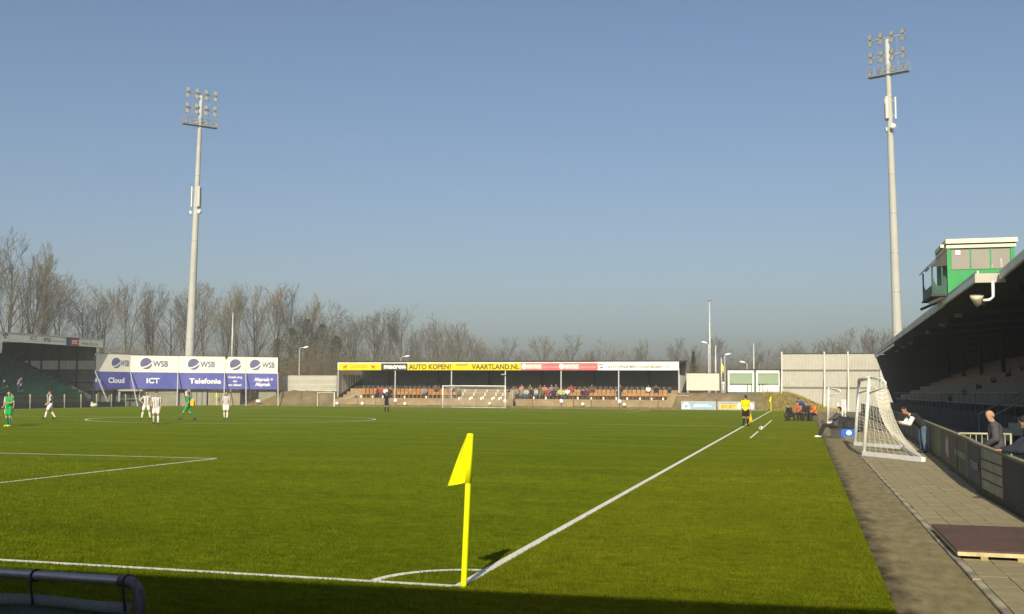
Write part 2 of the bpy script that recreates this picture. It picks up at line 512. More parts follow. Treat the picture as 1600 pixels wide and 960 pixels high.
# asphalt behind the boarding, in front of the main stand
# ================================================================== corner flags
def corner_flag(loc, lean, rz, label):
    t = thing('corner_flag', label, 'corner flag', loc, 0, 'corner flags of the pitch')
    lx, ly = lean
    top = Vector((lx, ly, 1.52))
    pole = MB().tube([(0, 0, -0.02), (0, 0, 0.03), top * 0.5, top - Vector((0, 0, 0.006)), top], [0.031, 0.031, 0.030, 0.029, 0.024], 14)
    pole.build('pole', M_yellow, t, True, local=True)
    # cloth: sleeve round the pole and a limp triangle
    fl = MB(); cols, rows = 9, 9
    zt, zb = 1.515, 1.03
    def pt(u, v):
        # u 0 at the pole .. 1 free end, v 0 top .. 1 bottom
        z = zt + (zb - zt) * v
        reach = 0.018 + 0.175 * v ** 0.9
        x = -u * reach
        z -= u * 0.045 * v + 0.02 * u * (1 - v)
        f_ = max(0.0, u - 0.42)
        y = -0.012 * math.sin(u * 4) + 0.20 * f_ * (0.4 + 0.6 * v) + 0.012 * math.sin(9 * u + 4 * v) * u
        x += 0.02 * f_
        return Vector((x + lx * z / 1.52 - 0.026, y, z))
    vs = [pt(i / cols, j / rows) for j in range(rows + 1) for i in range(cols + 1)]
    w = cols + 1
    fl.add(vs, [(j * w + i, j * w + i + 1, (j + 1) * w + i + 1, (j + 1) * w + i) for j in range(rows) for i in range(cols)])
    back = [v + Vector((0, 0.004, 0)) for v in vs]
    fl.add(back, [(j * w + i, (j + 1) * w + i, (j + 1) * w + i + 1, j * w + i + 1) for j in range(rows) for i in range(cols)])
    f = fl.build('flag_cloth', M_yellowcloth, t, True, local=True)
    MB().tube([Vector((lx * z / 1.52, ly * z / 1.52, z)) for z in (zb - 0.005, (zb + zt) / 2, zt)], [0.034, 0.034, 0.033], 14).build('sleeve', M_yellowcloth, t, True, local=True)
    t.matrix_basis = Matrix.Translation(Vector(loc)) @ Matrix.Rotation(rz, 4, 'Z')
    return t
M_yellowcloth = mat('fluorescent_yellow_cloth', (0.78, 0.82, 0.0), 0.8, 0.05, 5.0, 0.15, 60, spec=0.2)
corner_flag((0, 0, 0), (0.05, 0.02), 0.30, 'fluorescent yellow corner flag beside the shadow edge, limp cloth')
corner_flag((0, PL, 0), (0.02, 0), 1.2, 'yellow corner flag at the far end of the touch line below the corrugated fence')
corner_flag((-PW, PL, 0), (-0.02, 0), 0.2, 'yellow corner flag in front of the blue and white sponsor wall')

# ================================================================== goals
def net(mb, P, nu, nv, r=0.004, mi=0):
    """strands over a patch P(u,v)"""
    for i in range(nu + 1):
        mb.tube([P(i / nu, j / 8) for j in range(9)], r, 3, mi, False)
    for j in range(nv + 1):
        mb.tube([P(i / 16, j / nv) for i in range(17)], r, 3, mi, False)
M_net = mat('white_net_cord', (0.62, 0.60, 0.50), 0.8, 0.1, 10)
def match_goal():
    t = thing('football_goal', 'full-size white goal standing before the far stand', 'goal', (-PW / 2, PL, 0))
    for s in (-1, 1):
        MB().tube([(-PW / 2 + s * 3.72, PL, -0.05), (-PW / 2 + s * 3.72, PL, 2.44)], 0.06, 12).build('goal_post', M_whitepost, t, True)
        MB().tube([(-PW / 2 + s * 3.66, PL + 0.05, 2.44), (-PW / 2 + s * 3.3, PL + 1.9, 2.30)], 0.03, 8).build('net_support', M_whitepost, t, True)
    MB().tube([(-PW / 2 - 3.78, PL, 2.5), (-PW / 2 + 3.78, PL, 2.5)], 0.06, 12).build('crossbar', M_whitepost, t, True)
    MB().tube([(-PW / 2 - 3.3, PL + 1.9, 0.03), (-PW / 2 + 3.3, PL + 1.9, 0.03)], 0.035, 8).build('ground_bar', M_whitepost, t, True)
    nb = MB()
    def back(u, v):
        x = -3.3 + 6.6 * u
        sag = 0.42 * math.sin(math.pi * u) * (1 - v)
        return Vector((-PW / 2 + x, PL + 1.9, 2.30 * (1 - v) + 0.03 - sag))
    def top(u, v):
        x = (-3.66 + 7.32 * u) * (1 - v) + (-3.3 + 6.6 * u) * v
        return Vector((-PW / 2 + x, PL + 0.05 + 1.85 * v, 2.46 - 0.14 * v - 0.42 * math.sin(math.pi * u) * v))
    net(nb, back, 40, 14, 0.006); net(nb, top, 40, 10, 0.006)
    for s in (0, 1):
        net(nb, lambda u, v, s=s: Vector((-PW / 2 + (-3.66 + 7.32 * s) * (1 - u) + (-3.3 + 6.6 * s) * u, PL + 1.9 * u, (2.44 - 0.12 * u) * (1 - v))), 10, 14, 0.006)
    nb.build('net', M_net, t)
match_goal()

def portable_goal(A, B, dA, dB, leanA, leanB, label, H=2.44):
    """A far post foot, B near post foot, dA/dB base bar vectors"""
    A, B, dA, dB = (Vector((*v, 0.0)) for v in (A, B, dA, dB))
    t = thing('portable_goal', label, 'goal', ((A + B) / 2)[:])
    tops = []; ends = []
    for P, d, ln in ((A, dA, leanA), (B, dB, leanB)):
        T = P + Vector((ln[0], ln[1], H)); tops.append(T); ends.append(P + d)
        MB().tube([P + Vector((0, 0, 0.01)), T], 0.06, 12).build('goal_post', M_galvwhite, t, True)
        MB().bar(P + Vector((0, 0, 0.065)), P + d + Vector((0, 0, 0.065)), 0.13, 0.13).build('base_bar', M_whitepost, t)
        e = Vector((d.x, d.y, 0)).normalized() * 0.86
        hp = [T, T + e * 0.8 + Vector((0, 0, -0.06)), T + e + Vector((0, 0, -0.16)), T + e * 0.98 + Vector((0, 0, -0.27)), T + e * 0.8 + Vector((0, 0, -0.33)), T + Vector((0, 0, -0.50)) - Vector((ln[0], ln[1], 0)) * 0.2]
        MB().tube(hp, 0.032, 8).build('net_hoop', M_whitepost, t, True)
    MB().tube([tops[0], tops[1]], 0.06, 12).build('crossbar', M_galvwhite, t, True)
    MB().bar(ends[0] + Vector((0, 0, 0.065)), ends[1] + Vector((0, 0, 0.065)), 0.10, 0.10).build('rear_bar', M_whitepost, t)
    h0 = tops[0] + dA.normalized() * 0.86 + Vector((0, 0, -0.2)); h1 = tops[1] + dB.normalized() * 0.86 + Vector((0, 0, -0.2))
    nb = MB()
    def back(u, v):
        a = h0.lerp(h1, u); b = ends[0].lerp(ends[1], u) + Vector((0, 0, 0.12))
        p = a.lerp(b, v); k = math.sin(math.pi * v)
        dd = dA.lerp(dB, u).normalized()
        return p - dd * (0.28 * k) - Vector((0, 0, 0.25 * k + 0.1 * math.sin(math.pi * u) * (1 - v)))
    net(nb, back, 40, 20, 0.0036)
    for T, P, E_, h in ((tops[0], A, ends[0], h0), (tops[1], B, ends[1], h1)):
        net(nb, lambda u, v, T=T, P=P, E_=E_, h=h: T.lerp(h, u).lerp(P.lerp(E_, u) + Vector((0, 0, 0.1)), v) - (E_ - P).normalized() * (0.28 * math.sin(math.pi * v) * u) - Vector((0, 0, 0.25 * math.sin(math.pi * v) * u)), 9, 18, 0.0036)
    net(nb, lambda u, v: tops[0].lerp(tops[1], u).lerp(h0.lerp(h1, u), v) - Vector((0, 0, 0.15 * math.sin(math.pi * u) * v)), 40, 6, 0.0036)
    nb.build('net', M_net, t)
    return t
M_galvwhite = mat('aluminium_goal_post', (0.72, 0.72, 0.67), 0.4, 0.08, 4, metal=0.1)
portable_goal((5.14, 31.6), (5.10, 24.9), (1.5, -2.1), (1.48, -2.65), (0.19, 0), (0.22, 0), 'training goal with white base bars and hanging net parked on the paved walkway')
portable_goal((4.95, 66.5), (4.75, 59.5), (1.2, -0.8), (1.2, -0.8), (0.1, 0), (0.1, 0), 'training goal farther along the walkway, behind the seated man in dark clothes', 2.25)

def small_goal():
    t = thing('small_goal', 'small pale goal frame at the foot of the brown bank', 'goal', (-51.3, 105.0, 0))
    for x in (-52.35, -50.2):
        MB().bar((x, 105, 0), (x, 105, 1.62), 0.10, 0.10).build('goal_post', M_whitepost if x > -51 else M_galv, t)
        MB().tube([(x, 105.05, 0.04), (x, 106.0, 0.04)], 0.03, 6).build('base_bar', M_galv, t)
        MB().tube([(x, 106.0, 0.02), (x, 105.05, 1.58)], 0.025, 6).build('stay', M_galv, t)
    MB().bar((-52.4, 105, 1.66), (-50.15, 105, 1.66), 0.08, 0.08).build('crossbar', M_galv, t)
    nb = MB(); net(nb, lambda u, v: Vector((-52.35 + 2.15 * u, 105.05 + 0.95 * v, 1.58 * (1 - v) + 0.02)), 14, 12, 0.004); nb.build('net', M_net, t)
small_goal()

# ================================================================== foreground board frame in the shade behind the goal line
def board_frame():
    t = thing('strapped_barrier', 'dark tubular frame with strapped grey sheet in the shade behind the goal line', 'barrier', (-4.0, -3.5, 0))
    z = 0.575; y = -3.5; xr = -1.30
    pts = [(-9.5, y, z)] + [(xr - 0.12, y, z)] + [(xr - 0.12 + 0.12 * math.sin(a), y, z - 0.12 + 0.12 * math.cos(a)) for a in [math.pi / 2 * k / 6 for k in range(1, 7)]]
    MB().tube(pts[:2] , 0.033, 12).build('top_rail', M_railgrey, t, True)
    MB().tube([(xr - 0.16, y, z)] + pts[1:] + [(xr, y, 0.0)], 0.043, 12).build('corner_elbow', M_elbow, t, True)
    for x in (-4.2, -6.9, -9.4):
        MB().tube([(x, y + 0.02, 0.0), (x, y + 0.02, z)], 0.03, 10).build('upright', M_railgrey, t, True)
    sh = MB(); N = 60
    for i in range(N + 1):
        x = -9.4 + (xr - 0.06 + 9.4) * i / N
        for zz, dy in ((0.43, 0.0), (0.36, -0.03), (0.345, -0.012), (0.2, -0.02), (0.02, -0.05)):
            sh.v.append((x, y + dy + 0.012 * math.sin(x * 7 + zz * 9), zz + 0.006 * math.sin(x * 5)))
    for i in range(N):
        for j in range(4):
            sh.f.append((i * 5 + j, i * 5 + j + 1, (i + 1) * 5 + j + 1, (i + 1) * 5 + j)); sh.mi.append(0)
    s = sh.build('sheet', M_sheet, t, True)
    md = s.modifiers.new('thick', 'SOLIDIFY'); md.thickness = 0.006
    for x in (-2.18, -1.40, -3.0, -3.85, -4.7, -5.6, -6.5, -7.4, -8.3):
        ring = [(x + 0.012 * math.sin(a), y + 0.040 * math.sin(a), z + 0.040 * math.cos(a)) for a in [2 * math.pi * k / 10 for k in range(11)]]
        st = MB().tube(ring, 0.009, 6)
        st.tube([(x - 0.01, y - 0.04, z), (x, y - 0.045, z - 0.1), (x + 0.012, y - 0.04, 0.40), (x + 0.016, y - 0.045, 0.37)], 0.009, 6)
        st.build('strap', M_black, t, True)
M_railgrey = mat('grey_anodised_tube', (0.36, 0.37, 0.42), 0.38, 0.10, 5, metal=0.5)
M_elbow = mat('dark_plastic_elbow', (0.10, 0.10, 0.11), 0.6, 0.3, 25, 0.2)
M_sheet = mat('grey_woven_sheet', (0.13, 0.15, 0.16), 0.85, 0.2, 60, 0.3, 200)
board_frame()

# ================================================================== perimeter boarding beside the walkway
M_boardbase = mat('dark_boarding', (0.085, 0.078, 0.055), 0.8, 0.2, 3.0, 0.1, 20, col2=(0.05, 0.046, 0.034), scale2=0.8)
M_plinth = mat('mossy_plinth', (0.10, 0.085, 0.04), 0.95, 0.3, 6, 0.3, 30)
def wx(y): return WX + 0.0 if y < 13 else WX + (y - 13) * 0.046 if y < 40 else WX + 1.242 + (y - 40) * 0.012
def bh(y): return 0.80 + 0.13 * max(0.0, min(1.0, (y - 7.0) / 8.0))
def wall_strip(y0, y1, x0, x1, z0, z1, name, m, t, z1b=None):
    """a piece that follows the slightly bent line of the boarding (x0, x1 are offsets from its face)"""
    n = max(1, int((y1 - y0) / 2.5)); q = MB(); vs = []
    for k in range(n + 1):
        y = y0 + (y1 - y0) * k / n; X = wx(y); h = bh(y)
        f = lambda z: z if z >= 0 and z < 5 else z
        zz0 = h + (z0 - 10) if z0 > 5 else z0; zz1 = h + (z1 - 10) if z1 > 5 else z1
        vs += [(X + x0, y, zz0), (X + x1, y, zz0), (X + x1, y, zz1), (X + x0, y, zz1)]
    fs_ = [(4 * k + i, 4 * k + 4 + i, 4 * k + 4 + (i + 1) % 4, 4 * k + (i + 1) % 4) for k in range(n) for i in range(4)]
    fs_ += [(0, 1, 2, 3), (4 * n + 3, 4 * n + 2, 4 * n + 1, 4 * n)]
    q.add(vs, fs_)
    return q.build(name, m, t)
def boarding():
    t = thing('perimeter_boarding', 'low dark advertising boarding between the walkway and the main stand', 'wall', (WX, 20, 0))
    wall_strip(0.4, 96, -0.01, 0.14, -0.045, 0.10, 'plinth', M_plinth, t)
    wall_strip(0.4, 96, 0.005, 0.105, 10.002, 10.047, 'cap_rail', mat('weathered_cap_rail', (0.24, 0.22, 0.14), 0.8, 0.2, 5), t)
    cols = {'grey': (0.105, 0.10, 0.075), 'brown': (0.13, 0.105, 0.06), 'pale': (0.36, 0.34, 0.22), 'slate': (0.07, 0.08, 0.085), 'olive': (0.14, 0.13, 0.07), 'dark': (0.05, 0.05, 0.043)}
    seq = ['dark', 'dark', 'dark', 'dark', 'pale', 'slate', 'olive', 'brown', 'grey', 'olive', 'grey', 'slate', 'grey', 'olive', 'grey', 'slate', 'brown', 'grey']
    y = 0.5; k = 0
    while y < 95:
        w = 2.42 if k < 16 else 4.0; y1 = min(y + w, 95.5)
        c = seq[k % len(seq)]
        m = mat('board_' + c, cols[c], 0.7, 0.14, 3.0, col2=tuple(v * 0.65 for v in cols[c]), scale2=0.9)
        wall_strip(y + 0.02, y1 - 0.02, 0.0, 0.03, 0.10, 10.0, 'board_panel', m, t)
        MB().box(wx(y) + 0.035, wx(y) + 0.11, y - 0.03, y + 0.03, -0.04, bh(y)).build('post', M_galv, t)
        MB().box(wx(y) - 0.012, wx(y) - 0.001, y - 0.035, y + 0.035, 0.11, bh(y) - 0.01).build('joint_cover', M_dark if k % 2 else MATS['weathered_cap_rail'], t)
        for zz in (0.28, 0.47, 0.66):
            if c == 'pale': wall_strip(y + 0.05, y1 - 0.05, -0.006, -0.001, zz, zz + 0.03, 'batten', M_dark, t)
        y += w; k += 1
    ring = MB(); yc, zc = 20.4, 0.52
    for i in range(32):
        a, b_ = 2 * math.pi * i / 32, 2 * math.pi * (i + 1) / 32
        ring.quad(*[(wx(yc + rr * 2.0 * math.cos(q_)) - 0.005, yc + rr * 2.0 * math.cos(q_), zc + rr * math.sin(q_)) for rr, q_ in ((0.39, a), (0.39, b_), (0.27, b_), (0.27, a))])
    ring.build('ring_emblem', mat('faded_red_print', (0.24, 0.06, 0.05), 0.7), t)
    dsc = MB(); dsc.add([(wx(yc + 0.54 * math.cos(2 * math.pi * i / 28)) - 0.006, yc + 0.54 * math.cos(2 * math.pi * i / 28), zc + 0.265 * math.sin(2 * math.pi * i / 28)) for i in range(28)], [tuple(range(28))])
    dsc.build('emblem_disc', mat('faded_white_print', (0.36, 0.35, 0.31), 0.7, 0.25, 14), t)
    for y0, y1, z0, z1, c in ((15.4, 18.3, 0.46, 0.60, (0.22, 0.21, 0.18)), (12.9, 14.4, 0.40, 0.55, (0.20, 0.20, 0.18))):
        wall_strip(y0, y1, -0.006, -0.003, z0, z1, 'faded_print', mat('faded_print_%d' % int(y0), c, 0.7, 0.6, 9), t)
boarding()

# wooden platform on the paving
def platform():
    t = thing('ramp_platform', 'low brown rubber-topped platform on cream timber blocks on the paving', 'platform', (5.8, 4.9, 0))
    x0, x1, y0, y1, z1 = 5.02, 6.60, 3.45, 6.02, 0.105
    MB().box(x0, x1, y0, y1, z1 - 0.02, z1).build('rubber_top', mat('brown_rubber_mat', (0.115, 0.065, 0.048), 0.8, 0.2, 9.0, 0.5, 90, col2=(0.085, 0.06, 0.045), scale2=1.5), t)
    mt = mat('cream_painted_timber', (0.55, 0.48, 0.27), 0.7, 0.15, 6.0, 0.2, 30, col2=(0.30, 0.25, 0.13), scale2=5, thr=(0.55, 0.75))
    for yy in (y0 + 0.03, (y0 + y1) / 2, y1 - 0.03):
        MB().box(x0 + 0.01, x1 - 0.01, yy - 0.025, yy + 0.025, 0.035, z1 - 0.02).build('bearer', mt, t)
        for xx in (5.32, 5.72, 6.12, 6.5):
            MB().box(xx - 0.04, xx + 0.04, yy - 0.04, yy + 0.04, -0.012, 0.035).build('block', mat('yellowed_timber', (0.35, 0.30, 0.12), 0.8, 0.2, 9), t)
    for xx in (x0 + 0.005, x1 - 0.045):
        MB().box(xx, xx + 0.04, y0 + 0.06, y1 - 0.06, 0.04, z1 - 0.021).build('side_rail', mt, t)
    b = MB().add([(6.15 + 0.17 * math.cos(a) * (1 + .2 * math.sin(3 * a)), 4.35 + 0.10 * math.sin(a), z1 + 0.002) for a in [2 * math.pi * i / 20 for i in range(20)]], [tuple(range(20))])
    b.build('tar_stain', M_black, t)
platform()
# ================================================================== earth bank at the far end
FY = 109.6                    # front wall of the far stand
SX0, SX1 = -52.75, -10.35     # far stand ends
def bank_h(x, y):
    k = max(0, min(1, (y - 106.3) / 4.2)); h = 1.85 * (k * k * (3 - 2 * k))
    # falls away at both ends
    e0 = max(0, min(1, (x + 67.5) / 7.5)); e1 = max(0, min(1, (7.0 - x) / 5.8))
    h *= (e0 * e0 * (3 - 2 * e0)) * (e1 * e1 * (3 - 2 * e1))
    if SX0 + 0.3 < x < SX1 - 0.3: h = min(h, 0.22)
    return h
M_bank = mat('dry_earth_bank', (0.205, 0.150, 0.082), 0.95, 0.30, 1.2, 0.8, 9, col2=(0.15, 0.125, 0.048), scale2=0.35, thr=(0.42, 0.66))
mb = MB(); nx, ny = 160, 34; x0, x1, y0, y1 = -68, 7.5, 105.8, 122
vs_ = []
for j in range(ny + 1):
    for i in range(nx + 1):
        x = x0 + (x1 - x0) * i / nx; y = y0 + (y1 - y0) * j / ny
        h = bank_h(x, y)
        vs_.append((x, y, -0.05 + h + (0.16 * noise.noise(Vector((x * 0.6, y * 0.9, 1))) + 0.10 * noise.noise(Vector((x * 1.9, y * 2.3, 5)))) * min(1, max(0, (y - 106.2) / 1.5))))
mb.add(vs_, [(j * (nx + 1) + i, j * (nx + 1) + i + 1, (j + 1) * (nx + 1) + i + 1, (j + 1) * (nx + 1) + i) for j in range(ny) for i in range(nx)])
tag(mb.build('earth_bank', M_bank, smooth=True), kind='structure')

# rough olive grass on the right-hand end of the bank and along its foot
M_drygrass = mat('dry_olive_grass', (0.27, 0.215, 0.045), 0.95, 0.35, 3)
tg = MB(); rr = random.Random(3)
for k in range(9000):
    if k < 5200: x = rr.uniform(-1.0, 6.8); y = rr.uniform(106.2, 112)
    else: x = rr.uniform(-67, 7); y = rr.uniform(106.0, 107.2)
    if SX0 < x < SX1 and y > 108: continue
    z = bank_h(x, y) - 0.06
    h = rr.uniform(0.12, 0.4) * (1 if k < 5200 else 0.55); a = rr.uniform(0, 6.28); w = 0.035
    dx, dy = math.cos(a) * w, math.sin(a) * w; lx, ly = rr.uniform(-.12, .12), rr.uniform(-.12, .12)
    tg.add([(x - dx, y - dy, z), (x + dx, y + dy, z), (x + lx, y + ly, z + h)], [(0, 1, 2)])
tag(tg.build('rough_grass', M_drygrass), 'dry olive grass tufts on the bank by the corrugated fence', 'grass', kind='stuff')

# ================================================================== far stand
M_standdark = mat('dark_stand_lining', (0.065, 0.068, 0.058), 0.85, 0.12, 1.0)
M_plaster = mat('tan_concrete_wall', (0.31, 0.235, 0.125), 0.9, 0.15, 2.0, 0.3, 12, col2=(0.24, 0.18, 0.10), scale2=0.7)
M_orange = mat('orange_seat_plastic', (0.30, 0.125, 0.020), 0.5, 0.12, 3)
M_orange2 = mat('faded_orange_seat_plastic', (0.33, 0.175, 0.05), 0.55, 0.12, 3)
FZ0, FZ1 = 4.43, 5.46
fs = thing('covered_stand', 'long low covered stand behind the far goal with sponsor fascia and orange seats', 'stand', ((SX0 + SX1) / 2, 112, 0))
RB = 119.0
rf = MB().prism([(111.35, FZ1 - 0.02), (RB + 0.4, FZ1 + 0.35), (RB + 0.4, FZ1 + 0.25), (111.35, FZ1 - 0.13)], 'x', SX0 - 0.15, SX1 + 0.15)
roof = rf.build('roof', M_standdark, fs)
MB().box(SX0 - 0.05, SX1 + 0.05, 111.15, 111.42, FZ1 - 0.012, FZ1 + 0.05).build('roof_edge_trim', M_dark, roof)
MB().box(SX0, SX1, RB, RB + 0.15, 0.3, FZ1 + 0.2).build('back_wall', mat('back_wall_panelling', (0.19, 0.195, 0.155), 0.8, 0.12, 0.8), fs)
# end walls: pale sheets with a sloping foot
for x, nm in ((SX0, 'l'), (SX1, 'r')):
    pan = MB(); k = 0
    y = 112.0
    while y < RB - 0.1:
        y2 = min(y + 0.8, RB)
        pan = MB().prism([(y + 0.02, 1.2 + (y - 111.5) * 0.33), (y2 - 0.22, 1.2 + (y2 - 111.5) * 0.33), (y2 - 0.22, 3.9), (y + 0.02, 3.9)], 'x', x - 0.03, x + 0.03)
        pan.build('end_panel', mat('end_panel_sheet', (0.47, 0.46, 0.40), 0.6, 0.1, 3), fs)
        y = y2
    MB().prism([(111.6, 0.3), (RB, 0.3), (RB, 3.6), (111.6, 1.18)], 'x', x - 0.06 + (0.04 if nm == 'l' else 0), x + 0.06 - (0.04 if nm == 'r' else 0)).build('end_plinth', M_standdark, fs)
cols_x = [-52.69, -45.07, -37.77, -30.99, -24.17, -17.32, -10.38]
for x in cols_x:
    MB().box(x - 0.06, x + 0.06, 111.34, 111.46, 0.4, FZ0 + 0.2).build('column', M_galv, fs)
for x in [-48.9, -42, -35.2, -28.4, -21.6, -14.8]:
    MB().box(x - 0.12, x + 0.12, RB - 0.25, RB - 0.01, 0.5, 5.5).build('rear_column', M_dark, fs)
for i in range(len(cols_x)):
    MB().bar((cols_x[i], 111.5, 5.25), (cols_x[i], RB, 5.5), 0.12, 0.22).build('rafter', M_dark, fs)
# fascia: sign panels one by one, a white strip above them
MB().box(SX0, SX1, 111.28, 111.34, FZ0 + 0.02, FZ1 - 0.02).build('fascia_backing', M_white, fs)
M_fy = mat('yellow_sign_face', (0.74, 0.56, 0.0), 0.5, 0.03, 1.0)
M_fk = mat('black_sign_face', (0.06, 0.06, 0.055), 0.5, 0.1, 2.0)
M_fr = mat('faded_red_sign_face', (0.62, 0.13, 0.15), 0.5, 0.06, 1.0)
M_fr2 = mat('bleached_pink_print', (0.72, 0.36, 0.30), 0.5, 0.06, 1.0)
M_red = mat('red_print', (0.55, 0.05, 0.02), 0.5, 0.1)
M_gold = mat('dark_olive_print', (0.09, 0.075, 0.01), 0.6, 0.05)
def px(xp): return atY(xp, 572, 111.25).x
sgn = {}
for a, c, m, nm in ((529, 595.5, M_fy, 'yellow sign panel with two red animals'), (595.8, 636.5, M_fk, 'black sign panel with white lettering'), (636.8, 814, M_fy, 'long yellow sign panel with dark lettering'),
                    (814.3, 934, M_fr, 'faded red sign panel with round emblems'), (934.3, 1064, M_white, 'white sign panel with grey web address')):
    xa, xb = px(a), px(c)
    wh = m is M_white
    if wh: xb = min(xb, SX1)
    o = MB().box(xa, xb, 111.22, 111.275, FZ0, FZ1 - (0.19 if not wh else 0.03)).build('sign_panel', m, fs)
    o['label'] = nm; sgn[a] = (o, xa, xb)
def onfascia(a, s, p0, p1, zc, h, m, bold=0.0, shear=0.0):
    o = sgn[a][0]
    inv = Vector(fs.location)
    return lettering(o, s, px(p0) - inv.x, px(p1) - inv.x, zc, h, m, 111.216 - inv.y, bold, shear=shear)
ZC = (FZ0 + FZ1 - 0.19) / 2
onfascia(595.8, 'macron', 600, 634, ZC + 0.05, 0.50, M_letter_white, 0.05)
onfascia(636.8, 'AUTO KOPEN?', 639, 705, ZC, 0.58, M_gold, 0.03)
onfascia(636.8, 'VAARTLAND.NL', 737, 811.5, ZC, 0.58, M_gold, 0.03)
onfascia(529, 'VAN LEEUWEN', 551, 573, ZC + 0.13, 0.14, M_gold)
onfascia(529, 'KLIMAATTECHNIEK', 548, 575, ZC - 0.10, 0.14, M_gold)
for a in (814.3,):
    for q0 in (824, 882.5):
        MB().box(px(q0 - 1), px(q0 + 23), 111.214, 111.2185, ZC - 0.28, ZC + 0.30).build('sign_block', M_fr2, sgn[a][0])
        lettering(sgn[a][0], 'HIT-MIXS', px(q0) - fs.location.x, px(q0 + 21) - fs.location.x, ZC, 0.40, M_letter_white, 111.210 - fs.location.y, 0.03)
        onfascia(a, 'bouwmaterialen', q0 + 24.5, q0 + 49, ZC - 0.02, 0.26, M_fr2, 0.02)
        cx = px(q0 - 5); n = 24
        MB().add([(cx + 0.31 * math.cos(2 * math.pi * i / n), 111.212, ZC + 0.02 + 0.33 * math.sin(2 * math.pi * i / n)) for i in range(n)], [tuple(range(n))[::-1]]).build('round_emblem', M_letter_white, sgn[a][0])
        MB().box(cx - 0.15, cx + 0.15, 111.205, 111.208, ZC - 0.02, ZC + 0.07).build('emblem_mark', M_galv, sgn[a][0])
M_grayp = mat('grey_print', (0.13, 0.13, 0.12), 0.6, 0.05)
M_brownp = mat('brown_print', (0.20, 0.13, 0.05), 0.6, 0.05)
onfascia(934.3, 'auto', 950, 969, ZC + 0.06, 0.42, M_grayp, 0.0)
onfascia(934.3, 'huren', 969.5, 993, ZC + 0.06, 0.42, M_grayp, 0.02)
onfascia(934.3, 'in', 994.5, 1001, ZC + 0.06, 0.42, M_grayp, 0.0)
onfascia(934.3, 'curacao', 1002, 1035, ZC + 0.06, 0.40, M_brownp, 0.02)
onfascia(934.3, '.nl', 1036, 1046, ZC + 0.06, 0.42, M_grayp, -0.005)
def traced(parent, cx, zc, s, pts, m, y, name, flip=1):
    MB().add([(cx + flip * s * p[0], y, zc + s * p[1]) for p in pts], [tuple(range(len(pts)))]).build(name, m, parent)
# small striding animal figures: body, neck, legs and tail as one outline
beast = [(-.5, -.5), (-.34, -.5), (-.25, -.15), (-.02, -.2), (.1, -.5), (.24, -.5), (.25, -.1), (.36, .12), (.50, .14), (.50, .32), (.34, .48), (.2, .40), (.1, .18), (-.2, .12), (-.42, .22), (-.6, .1), (-.44, .06), (-.40, -.1)]
for cxp, fl in ((539.5, 1), (583, -1)):
    traced(sgn[529][0], px(cxp), ZC, 0.52, beast, M_red, 111.212, 'animal_figure', fl)
car = [(-.6, -.2), (.62, -.2), (.64, 0), (.40, .06), (.2, .24), (-.22, .24), (-.42, .06), (-.6, .02)]
traced(sgn[636.8][0], px(722), ZC - 0.10, 0.75, car, mat('amber_print', (0.70, 0.52, 0.0), 0.6), 111.212, 'car_figure')
MB().box(px(713), px(731), 111.210, 111.2135, ZC + 0.15, ZC + 0.27).build('small_print', M_brownp, sgn[636.8][0])
for dx, dz, w in ((-0.3, .18, .09), (-.1, .22, .07), (.12, .12, .1), (0, -.1, .06), (.12, -.2, .12), (-.15, -.18, .09)):
    MB().box(px(940) + dx * 0.8 - w, px(940) + dx * 0.8 + w, 111.211, 111.215, ZC + 0.05 + dz - 0.06, ZC + 0.05 + dz + 0.06).build('logo_mark', M_grayp, sgn[934.3][0])
# terrace: front wall, three steps
ter = MB().prism([(FY, -0.1), (FY, 0.86), (111.0, 0.86), (111.0, 1.02), (112.2, 1.02), (112.2, 1.40), (113.3, 1.40), (113.3, 1.78), (114.4, 1.78), (114.4, 2.16), (115.5, 2.16), (115.5, 2.54), (RB - 0.02, 2.54), (RB - 0.02, -0.1)], 'x', SX0 + 0.4, SX1 - 0.12)
ter.build('terrace', M_plaster, fs)
MB().box(SX1 - 0.119, SX1 + 1.25, FY - 0.02, FY + 0.3, -0.1, 1.62).build('end_pier', mat('pier_render', (0.34, 0.29, 0.18), 0.9, 0.15, 2), fs)
MB().bar((SX0 - 0.1, FY - 0.2, 0.12), (SX0 + 2.3, 111.8, 1.42), 0.28, 0.16).build('ramp_kerb', mat('ramp_kerb_concrete', (0.36, 0.33, 0.24), 0.9, 0.15, 3), fs)
# seats: pan and backrest in one small moulded mesh
def seat_mesh(m):
    q = MB()
    q.prism([(-0.20, 0.40), (0.20, 0.36), (0.20, 0.40), (-0.20, 0.45)], 'x', -0.215, 0.215)
    q.add([(-0.215, 0.17, 0.40), (0.215, 0.17, 0.40), (0.215, 0.25, 0.72), (0.12, 0.27, 0.80), (-0.12, 0.27, 0.80), (-0.215, 0.25, 0.72),
           (-0.215, 0.21, 0.40), (0.215, 0.21, 0.40), (0.215, 0.29, 0.72), (0.12, 0.31, 0.80), (-0.12, 0.31, 0.80), (-0.215, 0.29, 0.72)],
          [(0, 1, 2, 3, 4, 5), (11, 10, 9, 8, 7, 6), (0, 6, 7, 1), (1, 7, 8, 2), (2, 8, 9, 3), (3, 9, 10, 4), (4, 10, 11, 5), (5, 11, 6, 0)])
    q.box(-0.03, 0.03, -0.02, 0.12, 0.0, 0.40)
    me = q.mesh('seat'); me.materials.append(m); return me
SM = [seat_mesh(M_orange), seat_mesh(M_orange2), seat_mesh(mat('dull_brown_seat_plastic', (0.30, 0.15, 0.05), 0.55, 0.12, 3))]
SM_shaded = seat_mesh(mat('shaded_seat_plastic', (0.05, 0.045, 0.035), 0.6, 0.1, 3))  # upper rows: the roof's shade is put into the seat colour
